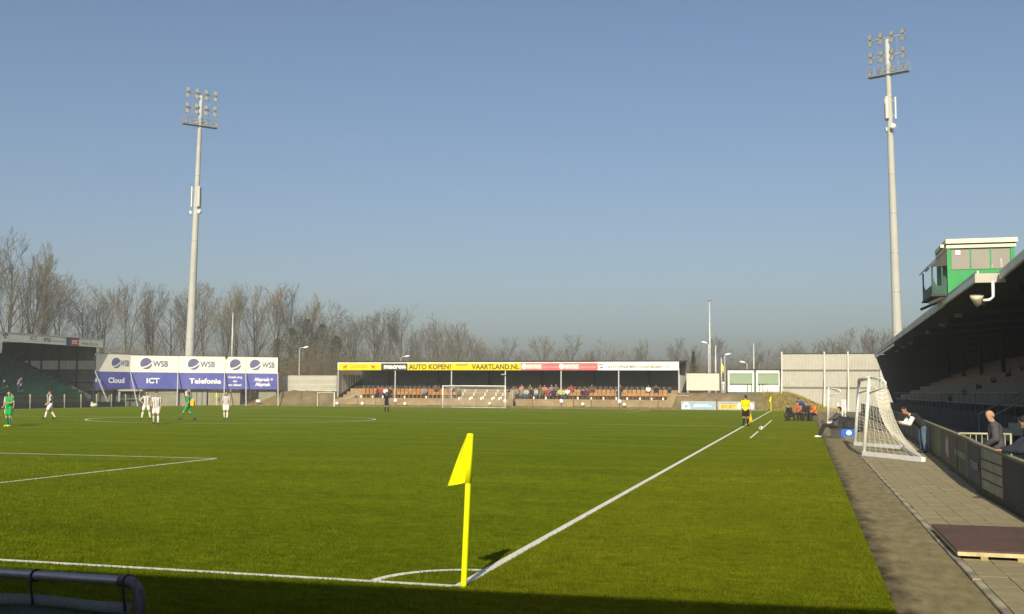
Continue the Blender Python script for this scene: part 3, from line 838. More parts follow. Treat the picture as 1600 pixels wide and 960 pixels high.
def sx(xp, Y): return atY(xp, 618, Y).x
fo = Vector(fs.location)
SEATS = []
for row, (yy, zz) in enumerate(((111.7, 1.02), (112.8, 1.40))):
    for a, c in ((564, 718), (803, 1042)):
        xa, xb = sx(a, yy), sx(c, yy); n = int((xb - xa) / 0.505)
        for k in range(n):
            x = xa + (k + 0.5) * (xb - xa) / n
            part('seat', RND.choice(SM[:2] if RND.random() < .8 else SM), fs, (x - fo.x, yy - fo.y, zz - fo.z), RND.uniform(-.03, .03))
            SEATS.append((row, x, yy, zz))
for yy, zz in ((114.0, 1.78), (115.1, 2.16)):
    for a, c in ((564, 718), (885, 1050)):
        xa, xb = sx(a, yy), sx(c, yy); n = int((xb - xa) / 0.62)
        for k in range(n):
            part('seat', SM_shaded, fs, (xa + (k + 0.5) * (xb - xa) / n - fo.x, yy - fo.y, zz - fo.z), 0)
for a, c in ((564, 718), (803, 1042)):
    MB().box(sx(a, 111.5), sx(c, 111.5), 111.42, 111.49, 1.05, 1.10).build('seat_rail', M_dark, fs)
# white stubs at the row fronts and, on the bare steps, one to each step
for xp in (564.5, 582, 598, 632, 666, 834, 853, 903, 924, 943, 963, 980, 1000, 1018, 1036):
    x = sx(xp, 111.1); MB().box(x - 0.08, x + 0.08, 111.08, 111.2, 0.86, 1.30).build('row_stub', M_white, fs)
for col in range(5):
    for st, (yy, zz) in enumerate(((110.9, 0.86), (112.02, 1.02), (113.12, 1.40), (114.22, 1.78))):
        x = sx((717.5, 734.5, 752, 769, 780)[col] + st * 3.0, yy)
        MB().box(x - 0.085, x + 0.085, yy - 0.03, yy + 0.1, zz, zz + 0.34).build('step_marker', M_white, fs)
for st, zz in enumerate((1.06, 1.36, 1.70, 2.05)):
    MB().tube([(sx(722, 111.9 + st), 111.9 + st, zz + 0.32), (sx(796, 111.9 + st), 111.9 + st, zz + 0.32)], 0.025, 6).build('step_rail', M_galv, fs)
for x in (sx(800, 111), sx(797, 111)):
    MB().tube([(x, 111.2, 0.86), (x, 111.2, 1.95), (x, 112.6, 2.5)], 0.03, 6).build('handrail', M_galv, fs)
MB().box(sx(787, 111.2) - 0.3, sx(787, 111.2) + 0.3, 111.05, 111.3, FZ0 - 0.55, FZ0 - 0.47).build('lamp_plate', M_galv, fs)

# round white markers in front of the stand, one by one
for i, (xp, yp) in enumerate(((566, 631), (632.5, 631.5), (765, 631.5), (910.5, 632), (975.5, 632.5), (526.5, 634), (877, 627), (968, 627.5), (789, 627), (617.5, 626))):
    Y = FY - 0.35 if yp > 630 else FY - 0.06
    p = atY(xp, yp, Y)
    t = thing('round_marker', 'round white marker on a short stake below the far stand' if yp > 630 else 'round white marker at the front wall of the far stand below a column', 'marker', (p.x, Y, 0), 0, 'white markers before the far stand' if yp > 630 else 'white markers under the stand columns')
    z = max(0.30, p.z)
    MB().ball((p.x, Y, z), 0.22, 0.05 if yp < 630 else 0.2, 0.22).build('globe', M_white, t, True)
    MB().tube([(p.x, Y, -0.02), (p.x, Y, z - 0.15)], 0.035, 6).build('stake', M_dark, t)
# dark bollard by the goal
p = atY(803, 632, 108.9)
t = thing('bollard', 'dark post standing before the far stand beside the goal', 'bollard', (p.x, 108.9, 0))
MB().tube([(p.x, 108.9, -0.02), (p.x, 108.9, 0.95), (p.x, 108.9, 1.05)], [0.13, 0.12, 0.06], 10).build('shaft', M_dark, t, True)
MB().tube([(p.x, 108.9, 0.8), (p.x, 108.9, 0.88)], [0.135, 0.135], 10).build('band', mat('rust_band', (0.16, 0.09, 0.04)), t)
# thin stakes along the front
for k, xp in enumerate((440.5, 470, 558.5, 587, 700, 745, 832, 896, 924, 1028)):
    p = atY(xp, 632, 108.4)
    tag(MB().tube([(p.x, 108.4, bank_h(p.x, 108.4) - 0.1), (p.x + 0.02, 108.4, bank_h(p.x, 108.4) + 0.85)], 0.03, 6).build('fence_stake', M_dark), 'thin dark stake in the earth at the foot of the bank', 'stake', 'stakes along the bank')

# ================================================================== white board fences on the bank
def plank_fence(xa, xb, Y, z0, z1, n, label, ms_=None):
    t = thing('board_fence', label, 'fence', ((xa + xb) / 2, Y, bank_h((xa + xb) / 2, Y)))
    h = (z1 - z0) / n
    for k in range(n):
        MB().box(xa, xb, Y - 0.03, Y + 0.03, z0 + k * h + 0.008, z0 + (k + 1) * h - 0.008).build('board', ms_ or (M_beige if k % 3 else M_white2), t)
    k = xa + 0.15
    while k < xb:
        MB().box(k - 0.05, k + 0.05, Y + 0.032, Y + 0.13, 1.2, z1 - 0.02).build('post', M_galv, t); k += 2.4
    MB().box(xa - 0.02, xb + 0.02, Y - 0.05, Y + 0.14, z1 - 0.005, z1 + 0.045).build('cap', M_dark, t)
M_white2 = mat('off_white_boards', (0.46, 0.445, 0.37), 0.7, 0.06, 1.5)
plank_fence(-60.6, -53.1, 111.9, 1.78, 3.78, 8, 'off-white board fence on the bank beside the sponsor wall')
plank_fence(-9.75, -6.0, 113.6, 2.15, 4.12, 8, 'cream board fence on the bank between the stand and the kiosks', mat('cream_boards', (0.62, 0.59, 0.49), 0.7, 0.06, 1.5))

# ================================================================== kiosks on the bank
M_shutter = mat('pale_green_shutter', (0.26, 0.34, 0.22), 0.6, 0.06, 2)
M_dgreen = mat('dark_green_paint', (0.035, 0.09, 0.06), 0.6, 0.12, 2)
for xa, xb, hs, lab in ((-5.07, -2.1, 0, 'white kiosk with green shutter on the bank, nearer the far stand'), (-1.88, 0.80, 1, 'white kiosk with green shutter on the bank next to the corrugated fence')):
    t = thing('kiosk', lab, 'kiosk', ((xa + xb) / 2, 115, 1.8))
    y0 = 114.0
    MB().box(xa, xb, y0 + 0.06, y0 + 3.0, 1.2, 4.52).build('body', M_white, t)
    MB().box(xa - 0.1, xb + 0.1, y0 - 0.1, y0 + 3.1, 4.521, 4.62).build('roof', M_dark, t)
    MB().box(xa, xa + 0.17, y0, y0 + 0.058, 2.0, 4.50).build('corner_trim', M_white, t)
    MB().box(xb - 0.17, xb, y0, y0 + 0.058, 2.0, 4.50).build('corner_trim', M_white, t)
    MB().box(xa + 0.171, xb - 0.171, y0, y0 + 0.058, 4.13, 4.50).build('header', M_white, t)
    MB().box(xa + 0.19, xb - 0.19, y0 + 0.01, y0 + 0.055, 3.0, 4.05).build('shutter', M_shutter, t)
    MB().box(xa + 0.175, xb - 0.175, y0 + 0.005, y0 + 0.056, 4.056, 4.122).build('shutter_box', M_dgreen, t)
    MB().box(xa + 0.19, xb - 0.19, y0 - 0.15, y0 + 0.05, 2.92, 2.985).build('counter', M_shutter, t)
    xd = xb - 0.75 if not hs else xa + 0.75
    for q in (xd, xd - 0.42 if hs else xd + 0.42):
        MB().box(q - 0.04, q + 0.04, y0 + 0.015, y0 + 0.056, 2.02, 2.915).build('door_jamb', M_dgreen, t)
    MB().box(xa, xb, y0 - 0.02, y0 + 0.05, 1.86, 1.995).build('base_skirt', M_dgreen, t)
t = thing('gap_panel', 'dark green panel closing the gap between the two kiosks', 'panel', (-1.99, 114.3, 1.8))
MB().box(-2.085, -1.895, 114.12, 114.3, 1.4, 4.6).build('sheet', M_dgreen, t)
MB().box(-2.03, -1.95, 114.05, 114.119, 1.4, 4.55).build('rib', mat('mid_green_paint', (0.10, 0.22, 0.15), 0.6), t)
t = thing('chest_freezer', 'bright white chest in front of the kiosk by the corrugated fence', 'chest', (0.25, 113.6, 1.7))
MB().box(-0.55, 0.72, 113.25, 113.85, 1.7, 2.62).build('cabinet', M_whitepost, t)
MB().box(-0.58, 0.75, 113.22, 113.88, 2.622, 2.70).build('lid', M_whitepost, t)
t = thing('small_pillar', 'rounded white-topped grey pillar between the cream fence and the kiosk', 'pillar', (-5.55, 114.2, 1.8))
MB().tube([(-5.6, 114.2, 1.5), (-5.6, 114.2, 2.95)], 0.14, 10).build('shaft', M_galv, t, True)
MB().ball((-5.6, 114.2, 3.0), 0.2, 0.2, 0.18).build('cap', M_whitepost, t, True)

# low advertising boards by the far corner
def low_board(p0, p1, Y, m, lab):
    xa, xb = atY(p0, 640, Y).x, atY(p1, 640, Y).x
    t = thing('advertising_board', lab, 'board', (xa, Y, 0), 0)
    w = xb - xa
    MB().box(0, w, 0, 0.05, 0.04, 0.95).build('frame', M_galv, t, local=True)
    MB().box(0.06, w - 0.06, -0.012, -0.001, 0.09, 0.88).build('face', m, t, local=True)
    for x in (0.3, w - 0.3): MB().bar((x, 0.05, 0.7), (x, 0.55, -0.02), 0.05, 0.05).build('prop', M_galv, t, local=True)
    return t, w
M_paleblue = mat('pale_blue_sign_face', (0.28, 0.42, 0.54), 0.5, 0.08, 1)
M_greyblue = mat('grey_blue_sign_face', (0.30, 0.37, 0.39), 0.5, 0.08, 1)
t, w = low_board(1064.5, 1118.5, 106.6, M_paleblue, 'pale blue advertising board with white round emblem by the far corner')
MB().add([(0.52 + 0.46 * math.cos(a), -0.016, 0.12 + 0.72 * math.sin(a)) for a in [math.pi * i / 16 for i in range(17)]], [tuple(range(17))[::-1]]).build('emblem', M_letter_white, t, local=True)
MB().add([(0.52 + 0.2 * math.cos(a), -0.019, 0.42 + 0.2 * math.sin(a)) for a in [2 * math.pi * i / 14 for i in range(14)]], [tuple(range(14))[::-1]]).build('emblem_mark', M_paleblue, t, local=True)
for x0_, x1_, z in ((1.4, 2.9, 0.55), (1.3, 3.3, 0.38)):
    MB().box(x0_, x1_, -0.016, -0.013, z, z + 0.08).build('print_line', M_letter_white, t, local=True)
t, w = low_board(1121.5, 1179, 106.6, M_greyblue, 'grey-blue advertising board with a yellow panel by the far corner')
MB().box(0.2, 2.1, -0.017, -0.0125, 0.14, 0.66).build('yellow_panel', mat('yellow_panel_print', (0.75, 0.55, 0.10), 0.5), t, local=True)
lettering(t, 'SPORT', 0.35, 1.9, 0.40, 0.36, mat('orange_print', (0.55, 0.22, 0.03), 0.5), -0.022, 0.03)
for x in (2.35, 3.5):
    MB().add([(x + 0.30 * math.cos(a), -0.017, 0.46 + 0.34 * math.sin(a)) for a in [2 * math.pi * i / 14 for i in range(14)]], [tuple(range(14))[::-1]]).build('print_disc', M_letter_white, t, local=True)

# ================================================================== corrugated fence in the far right corner
M_corr = mat('pale_corrugated_sheet', (0.43, 0.415, 0.345), 0.6, 0.06, 2.0, col2=(0.36, 0.345, 0.28), scale2=0.5, thr=(0.5, 0.8))
t = thing('corrugated_fence', 'tall pale corrugated sheet fence with steel posts behind the olive grass mound', 'fence', (7, 112, 0))
CX0, CX1 = 1.08, 15.5
for z0, z1 in ((-0.1, 2.55), (2.58, 4.46), (4.50, 6.28)):
    for xa, xb in ((CX0, 5.6), (5.64, 8.1), (8.14, 11.5), (11.54, CX1)):
        q = MB(); n = int((xb - xa) / 0.09)
        top = []; 
        for i in range(n + 1):
            x = xa + (xb - xa) * i / n; dy = 0.0 if i % 4 < 2 else 0.035
            top.append((x, 112.0 + dy))
        q.add([(x, y, z0) for x, y in top] + [(x, y, z1) for x, y in top], [(i, i + 1, n + 2 + i, n + 1 + i) for i in range(n)])
        q.build('corrugated_panel', M_corr, t)
for z in (2.50, 4.42):
    MB().box(CX0, CX1, 111.88, 111.985, z, z + 0.13).build('rail', mat('rail_steel', (0.22, 0.20, 0.15), 0.7), t)
MB().box(CX0 - 0.03, CX1, 111.93, 112.08, 6.285, 6.35).build('top_cap', M_dark, t)
for x in (1.05, 5.62, 8.12, 11.52):
    MB().box(x - 0.08, x + 0.08, 111.72, 111.875, -0.1, 6.5).build('post', M_galv, t)
    MB().bar((x - 0.02, 111.65, 4.4), (x - 0.15, 109.6, -0.05), 0.08, 0.08).build('raking_strut', M_galv, t)
# ================================================================== sponsor wall in the far left corner
M_banner_w = mat('white_banner', (0.80, 0.77, 0.66), 0.6, 0.05, 0.8)
M_banner_b = mat('blue_banner', (0.085, 0.095, 0.34), 0.55, 0.08, 0.8, col2=(0.12, 0.13, 0.40), scale2=0.3)
M_logo = mat('slate_blue_print', (0.12, 0.13, 0.24), 0.5, 0.12, 2)
wpts = [Vector(p) for p in ((-75.63, 94.64, 0), (-74.16, 99.3, 0), (-69.78, 102.59, 0), (-65.0, 105.25, 0), (-62.91, 106.66, 0), (-59.59, 108.61, 0))]
sw = thing('sponsor_wall', 'tall blue and white sponsor banner wall on raking struts', 'banner wall', (-67, 103, 0))
ZB, ZM, ZT = 1.97, 3.93, 5.93
lines = [['WSB', 'Cloud'], ['WSB', 'ICT'], ['WSB', 'Telefonie'], ['', 'Goede zorg|en|art diens!'], ['WSB', 'Afspraak =|Afspraak']]
def logo(pn, cx, zc, r):
    """globe with a pale swoosh"""
    n = 40
    ang = R(24)
    def rot(x, z): return (cx + x * math.cos(ang) - z * math.sin(ang), zc + x * math.sin(ang) + z * math.cos(ang))
    def curve(x): return -0.22 * r - 0.25 * r * (1 - (x / r) ** 2) + 0.06 * x
    up = []; 
    xs = [-r * math.cos(math.pi * i / n) for i in range(n + 1)]
    upper = [(x, math.sqrt(max(0, r * r - x * x))) for x in xs] 
    lo = [(x, max(curve(x) + 0.10 * r, -math.sqrt(max(0, r * r - x * x)))) for x in xs]
    poly = [rot(*p) for p in upper] + [rot(*p) for p in lo[::-1]]
    MB().add([(x, -0.010, z) for x, z in poly], [tuple(range(len(poly)))]).build('globe_mark', M_logo, pn, local=True)
    hi = [(x, min(curve(x) - 0.13 * r, -math.sqrt(max(0, r * r - x * x)) + 1e9)) for x in xs]
    lw = [(x, -math.sqrt(max(0, r * r - x * x))) for x in xs]
    sel = [(a, b_) for a, b_ in zip(hi, lw) if a[1] > b_[1] + 0.01]
    poly = [rot(*a) for a, _ in sel] + [rot(*b_) for _, b_ in sel[::-1]]
    MB().add([(x, -0.010, z) for x, z in poly], [tuple(range(len(poly)))]).build('globe_mark', M_logo, pn, local=True)
def local_child(o, parent): return o
for k in range(5):
    a, b_ = wpts[k], wpts[k + 1]; d = b_ - a; w = d.length
    rz = math.atan2(d.y, d.x)
    # each panel: an upper white and a lower blue sheet in its own frame
    Mx = frame_of(sw).inverted() @ (Matrix.Translation(a) @ Matrix.Rotation(rz, 4, 'Z'))
    up = MB()
    if k == 3: up.prism([(0.02, ZM + 0.012), (w - 0.02, ZM + 0.012), (w - 0.02, ZT), (0.40, ZT), (0.14, ZT - 0.42), (0.02, ZT - 0.05)], 'y', 0, 0.04)
    else: up.box(0.02, w - 0.02, 0, 0.04, ZM + 0.012, ZT + (0.1 if k == 0 else 0))
    u = up.build('white_sheet', M_banner_w, None); u.parent = sw; u.matrix_basis = Mx
    l = MB().box(0.02, w - 0.02, 0.003, 0.043, ZB, ZM).build('blue_sheet', M_banner_b, None); l.parent = sw; l.matrix_basis = Mx
    zt = (ZM + ZT) / 2 + 0.05
    if lines[k][0]:
        if k == 0: c, tx0, tx1 = w * 0.66, w * 0.74, w * 0.97; r_ = 0.62
        elif k == 4: c, tx0, tx1 = w * 0.29, w * 0.50, w * 0.90; r_ = 0.66
        else: c, tx0, tx1 = w * 0.33, w * 0.47, w * 0.79; r_ = 0.68
        logo(u, c if k else w * 0.6, zt, r_)
        lettering(u, 'WSB', tx0 if k else w * 0.72, tx1, zt, 0.68, M_logo, -0.010, 0.03)
        if k in (1, 2, 3): lettering(u, 'SOLUTIONS', tx0, tx1 - 0.1, zt - 0.62, 0.14, M_grayp2 if 'M_grayp2' in globals() else M_galv, -0.010)
    else: logo(u, w * 0.50, zt, 0.68)
    tl = lines[k][1].split('|'); zb = (ZB + ZM) / 2
    if len(tl) == 1: lettering(l, tl[0], w * (0.34 if k == 2 else 0.44 if k == 1 else 0.5) - 0.5, w * 0.34 + 3.2 if k == 2 else w * 0.62 if k == 1 else w * 0.85, zb, 0.60, M_letter_white, -0.008, 0.03)
    elif len(tl) == 2:
        lettering(l, tl[0], w * 0.27, w * 0.85, zb + 0.26, 0.42, M_letter_white, -0.008, 0.03); lettering(l, tl[1], w * 0.30, w * 0.78, zb - 0.34, 0.42, M_letter_white, -0.008, 0.03)
    else:
        for q, s_ in enumerate(tl):
            hw = (0.32, 0.09, 0.31)[q] * w; lettering(l, s_, w * 0.5 - hw, w * 0.5 + hw, zb + 0.52 - 0.48 * q, 0.27, M_letter_white, -0.008, 0.03)
    if k == 0: lettering(l, '& d', 0.15, 0.9, zb, 0.42, M_letter_white, -0.008, 0.02)
for k, p in enumerate(wpts):
    d = (wpts[min(k + 1, 5)] - wpts[max(k - 1, 0)]).normalized(); nrm = Vector((d.y, -d.x, 0))
    MB().box(p.x - 0.06, p.x + 0.06, p.y + 0.06, p.y + 0.2, -0.12, ZT - 0.1).build('post', M_dark, sw)
    q = p + nrm * 0.08
    foot = q + nrm * 3.0
    MB().bar((q.x, q.y, ZM + 0.15), (foot.x, foot.y, -0.12), 0.10, 0.10).build('raking_strut', M_galv, sw)
cap = MB()
for k in range(5):
    a, b_ = wpts[k], wpts[k + 1]
    if k != 3: cap.bar((a.x, a.y + 0.02, ZT + (0.125 if k == 0 else 0.025)), (b_.x, b_.y + 0.02, ZT + (0.125 if k == 0 else 0.025)), 0.07, 0.04)
cap.build('top_edge', M_dark, sw)

# sheds and hoardings under the sponsor wall
M_shed = mat('grey_green_shed_sheet', (0.14, 0.15, 0.11), 0.75, 0.18, 1.5, col2=(0.09, 0.10, 0.07), scale2=0.5)
M_shed2 = mat('pale_shed_sheet', (0.25, 0.245, 0.18), 0.75, 0.12, 1.5)
M_timber = mat('weathered_timber_paling', (0.30, 0.27, 0.19), 0.85, 0.18, 3)
def seg(t_):
    """point along the sponsor wall line, slightly behind it"""
    L = [(wpts[i + 1] - wpts[i]).length for i in range(5)]; s = t_ * sum(L)
    for i in range(5):
        if s <= L[i] or i == 4:
            d = (wpts[i + 1] - wpts[i]).normalized(); return wpts[i] + d * s, math.atan2(d.y, d.x)
        s -= L[i]
def shed(t0, t1, h, m, label, depth=2.2, off=0.6, extras=None, roofm=None):
    a, rz = seg(t0); b_, _ = seg(t1)
    d = b_ - a; w = d.length; rz = math.atan2(d.y, d.x)
    t = thing('shed', label, 'shed', (a.x, a.y, -0.1), rz)
    MB().box(0, w, off, off + depth, 0, h).build('body', m, t, local=True)
    MB().box(-0.08, w + 0.08, off - 0.15, off + depth + 0.1, h + 0.002, h + 0.1).build('roof', roofm or M_galv, t, local=True)
    if extras: extras(t, w, h, off)
    return t
def ex_door(t, w, h, off):
    MB().box(w * 0.30, w * 0.72, off - 0.03, off - 0.002, 0.05, h - 0.25).build('door', M_shed2, t, local=True)
    MB().box(w * 0.80, w * 0.84, off - 0.05, off - 0.004, 0.1, h - 0.5).build('downpipe', M_white2, t, local=True)
def ex_open(t, w, h, off):
    MB().box(w * 0.1, w * 0.9, off - 0.01, off - 0.002, 0.9, h - 0.3).build('hatch', M_standdark, t, local=True)
    MB().box(w * 0.05, w * 0.12, off - 0.35, off - 0.25, 0, h - 0.15).build('awning_post', M_white2, t, local=True)
    MB().box(w * 0.88, w * 0.93, off - 0.35, off - 0.25, 0.6, h - 0.15).build('awning_post', M_white2, t, local=True)
    MB().box(0, w, off - 0.45, off - 0.16, h - 0.13, h + 0.08).build('awning', M_white2, t, local=True)
    MB().box(w * 0.1, w * 0.9, off - 0.25, off - 0.02, 0.8, 0.9).build('counter', M_shed2, t, local=True)
def ex_win(t, w, h, off):
    MB().box(w * 0.02, w * 0.98, off - 0.04, off - 0.002, h * 0.74, h * 0.98).build('sign_band', M_shed2, t, local=True)
    MB().box(w * 0.80, w * 0.93, off - 0.06, off - 0.041, h * 0.8, h * 0.95).build('window', M_black, t, local=True)
    MB().box(w * 0.955, w * 1.0, off - 0.12, off - 0.041, h * 0.62, h * 1.0).build('white_pier', M_white, t, local=True)
def ex_rib(t, w, h, off):
    for k in range(3):
        MB().box(w * (0.04 + 0.33 * k), w * (0.04 + 0.33 * k) + 0.06, off - 0.05, off - 0.002, 0, h - 0.1).build('rib', M_standdark, t, local=True)
shed(0.005, 0.14, 1.85, M_shed, 'dark grey-green shed with a pale door under the banner end by the green-seated stand', extras=ex_door)
shed(0.15, 0.29, 1.90, M_shed, 'small open-fronted kiosk with white awning posts under the sponsor wall', extras=ex_open)
shed(0.31, 0.52, 2.0, M_shed2, 'pale low building with a sign band behind the striped players', extras=ex_win)
shed(0.535, 0.62, 2.02, mat('grey_container', (0.27, 0.27, 0.22), 0.7, 0.12, 2), 'grey upright container cabinet under the sponsor wall', extras=ex_rib)
a, rz = seg(0.63); b_, _ = seg(0.80)
t = thing('paling_fence', 'weathered grey timber paling fence under the sponsor wall', 'fence', (a.x, a.y, -0.1), math.atan2((b_ - a).y, (b_ - a).x))
w = (b_ - a).length; k = 0.0; rr = random.Random(5)
while k < w:
    MB().box(k, min(k + 0.30, w), 0.62 + rr.uniform(0, .03), 0.66, 0, 1.75 + rr.uniform(-.08, .08)).build('paling', rr.choice([M_timber, M_shed2, M_timber]), t, local=True); k += 0.325
for z in (0.4, 1.4): MB().box(0, w, 0.67, 0.74, z, z + 0.1).build('rail', M_timber, t, local=True)
a, rz = seg(0.90); b_, _ = seg(0.995)
t = thing('low_wall', 'short pale rendered wall where the bank meets the sponsor wall', 'wall', (a.x, a.y, -0.1), math.atan2((b_ - a).y, (b_ - a).x))
MB().box(0, (b_ - a).length, 0.5, 0.7, 0, 2.0).build('render', M_shed2, t, local=True)
MB().box(-0.02, (b_ - a).length + .02, 0.46, 0.74, 2.002, 2.06).build('coping', M_concrete, t, local=True)
a, rz = seg(0.81); b_, _ = seg(0.895)
t = thing('gateway', 'dark open gateway under the sponsor wall', 'gate', (a.x, a.y, -0.1), math.atan2((b_ - a).y, (b_ - a).x))
wv = (b_ - a).length
for x in (0.0, wv): MB().box(x - 0.05, x + 0.05, 0.9, 1.0, 0, 1.95).build('jamb', M_dark, t, local=True)
for k in range(9): MB().box(0.1 + k * (wv - .2) / 8 - .02, 0.1 + k * (wv - .2) / 8 + .02, 0.93, 0.97, 0.05, 1.9).build('bar', M_dark, t, local=True)
MB().box(-0.05, wv + 0.05, 0.9, 1.0, 1.952, 2.03).build('lintel', M_dark, t, local=True)
# odds and ends at the foot of the wall
p = atY(308, 636, 103.0)
t = thing('folding_sign', 'small yellow folding sign standing on the turf behind the walking green player', 'sign', (p.x, 102.0, 0))
for s in (-1, 1):
    MB().add([(p.x - 0.32, 102 + s * 0.30, 0), (p.x + 0.32, 102 + s * 0.30, 0), (p.x + 0.14, 102 + s * 0.03, 0.78), (p.x - 0.14, 102 + s * 0.03, 0.78),
              (p.x - 0.32, 102.02 + s * 0.30, 0), (p.x + 0.32, 102.02 + s * 0.30, 0), (p.x + 0.14, 102.02 + s * 0.03, 0.78), (p.x - 0.14, 102.02 + s * 0.03, 0.78)],
             [(0, 1, 2, 3), (7, 6, 5, 4), (0, 4, 5, 1), (1, 5, 6, 2), (2, 6, 7, 3), (3, 7, 4, 0)]).build('leaf', mat('orange_yellow_plastic', (0.75, 0.40, 0.01), 0.5), t)
p = atY(403, 632, 106.9)
t = thing('small_sign', 'tiny white sign on two legs on the brown bank', 'sign', (p.x, 106.9, 0))
MB().box(p.x - 0.26, p.x + 0.26, 106.88, 106.92, 0.42, 0.72).build('face', M_white, t)
for s in (-.2, .2): MB().box(p.x + s - .02, p.x + s + .02, 106.925, 106.96, -0.1, 0.7).build('leg', M_dark, t)
p = atY(133, 639, 80)
# ================================================================== left stand
ls = thing('side_stand', 'covered side stand with green seats and white advertising fascia beyond the far touch line', 'stand', (-78, 70, 0))
LY0, LY1, LX = 40.0, 95.2, -75.0
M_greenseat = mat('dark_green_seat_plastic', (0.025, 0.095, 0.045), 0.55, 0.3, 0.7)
M_endsheet = mat('translucent_end_sheet', (0.19, 0.20, 0.145), 0.7, 0.15, 1.2)
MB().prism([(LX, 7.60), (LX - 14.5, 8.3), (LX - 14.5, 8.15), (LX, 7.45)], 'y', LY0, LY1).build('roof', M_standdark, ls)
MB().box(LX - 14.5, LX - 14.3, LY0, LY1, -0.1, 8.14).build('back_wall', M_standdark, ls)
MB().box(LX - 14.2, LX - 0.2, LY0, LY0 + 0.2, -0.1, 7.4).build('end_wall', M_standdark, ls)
steps = [(LX + 2.2, -0.1), (LX + 2.2, 0.75)]
x = LX + 2.2; z = 0.75
for k in range(14):
    steps += [(x - 0.85, z), (x - 0.85, z + 0.36)]; x -= 0.85; z += 0.36
steps += [(LX - 14.25, z), (LX - 14.25, -0.1)]
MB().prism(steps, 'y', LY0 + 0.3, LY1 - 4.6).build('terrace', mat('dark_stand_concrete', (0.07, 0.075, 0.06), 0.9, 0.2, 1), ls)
for k in range(13):
    q = MB(); xx = LX + 2.2 - 0.85 * k - 0.40; zz = 0.75 + 0.36 * k
    y = LY0 + 14
    while y < LY1 - 5:
        if (int(y * 2) % 31) > 1:
            q.box(xx - 0.2, xx + 0.18, y - 0.21, y + 0.21, zz + 0.36, zz + 0.41)
            q.box(xx - 0.25, xx - 0.20, y - 0.21, y + 0.21, zz + 0.41, zz + 0.80)
        y += 0.5
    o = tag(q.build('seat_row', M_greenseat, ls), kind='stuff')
# end wall towards the corner: framed sheets with a lighter window band
for k in range(4):
    xa = LX - 0.95 - k * 2.45; xb = xa - 2.33
    for z0, z1, m in ((-0.1, 2.6, M_endsheet), (2.68, 4.08, M_endsheet), (4.16, 5.20, 'w'), (5.28, 7.35, M_endsheet)):
        if m == 'w':
            for j in range(2):
                MB().box(xb + (xa - xb) * j / 2 + 0.03, xb + (xa - xb) * (j + 1) / 2 - 0.03, LY1 - 0.06, LY1 - 0.03, z0, z1).build('pane', mat('milky_polycarbonate', (0.62, 0.63, 0.55), 0.35, 0.1, 1, trans=0.85), ls)
        else:
            MB().box(xb, xa, LY1 - 0.06, LY1 - 0.03, z0, z1).build('end_sheet', m, ls)
    MB().box(xb - 0.12, xb, LY1 - 0.2, LY1 - 0.01, -0.1, 7.4).build('end_post', M_dark, ls)
MB().box(LX - 0.95, LX - 0.85, LY1 - 0.2, LY1 - 0.01, -0.1, 7.4).build('end_post', M_dark, ls)
for z in (2.6, 4.08, 5.20): MB().box(LX - 10.7, LX - 0.9, LY1 - 0.12, LY1 - 0.065, z, z + 0.08).build('end_rail', M_dark, ls)
MB().box(LX - 13.9, LX - 10.8, LY1 - 0.1, LY1 - 0.02, -0.1, 7.4).build('end_sheet', M_endsheet, ls)
for y in range(46, 95, 8):
    MB().box(LX - 0.3, LX - 0.1, y - 0.1, y + 0.1, 6.9, 7.44).build('roof_beam', M_dark, ls)
    MB().box(LX - 9.1, LX - 8.9, y - 0.1, y + 0.1, 4.6, 7.8).build('column', M_dark, ls)
MB().bar((LX - 8.5, LY1 - 4.4, 5.3), (LX + 2.0, LY1 - 4.4, 0.9), 0.12, 0.5).build('stair_stringer', M_standdark, ls)
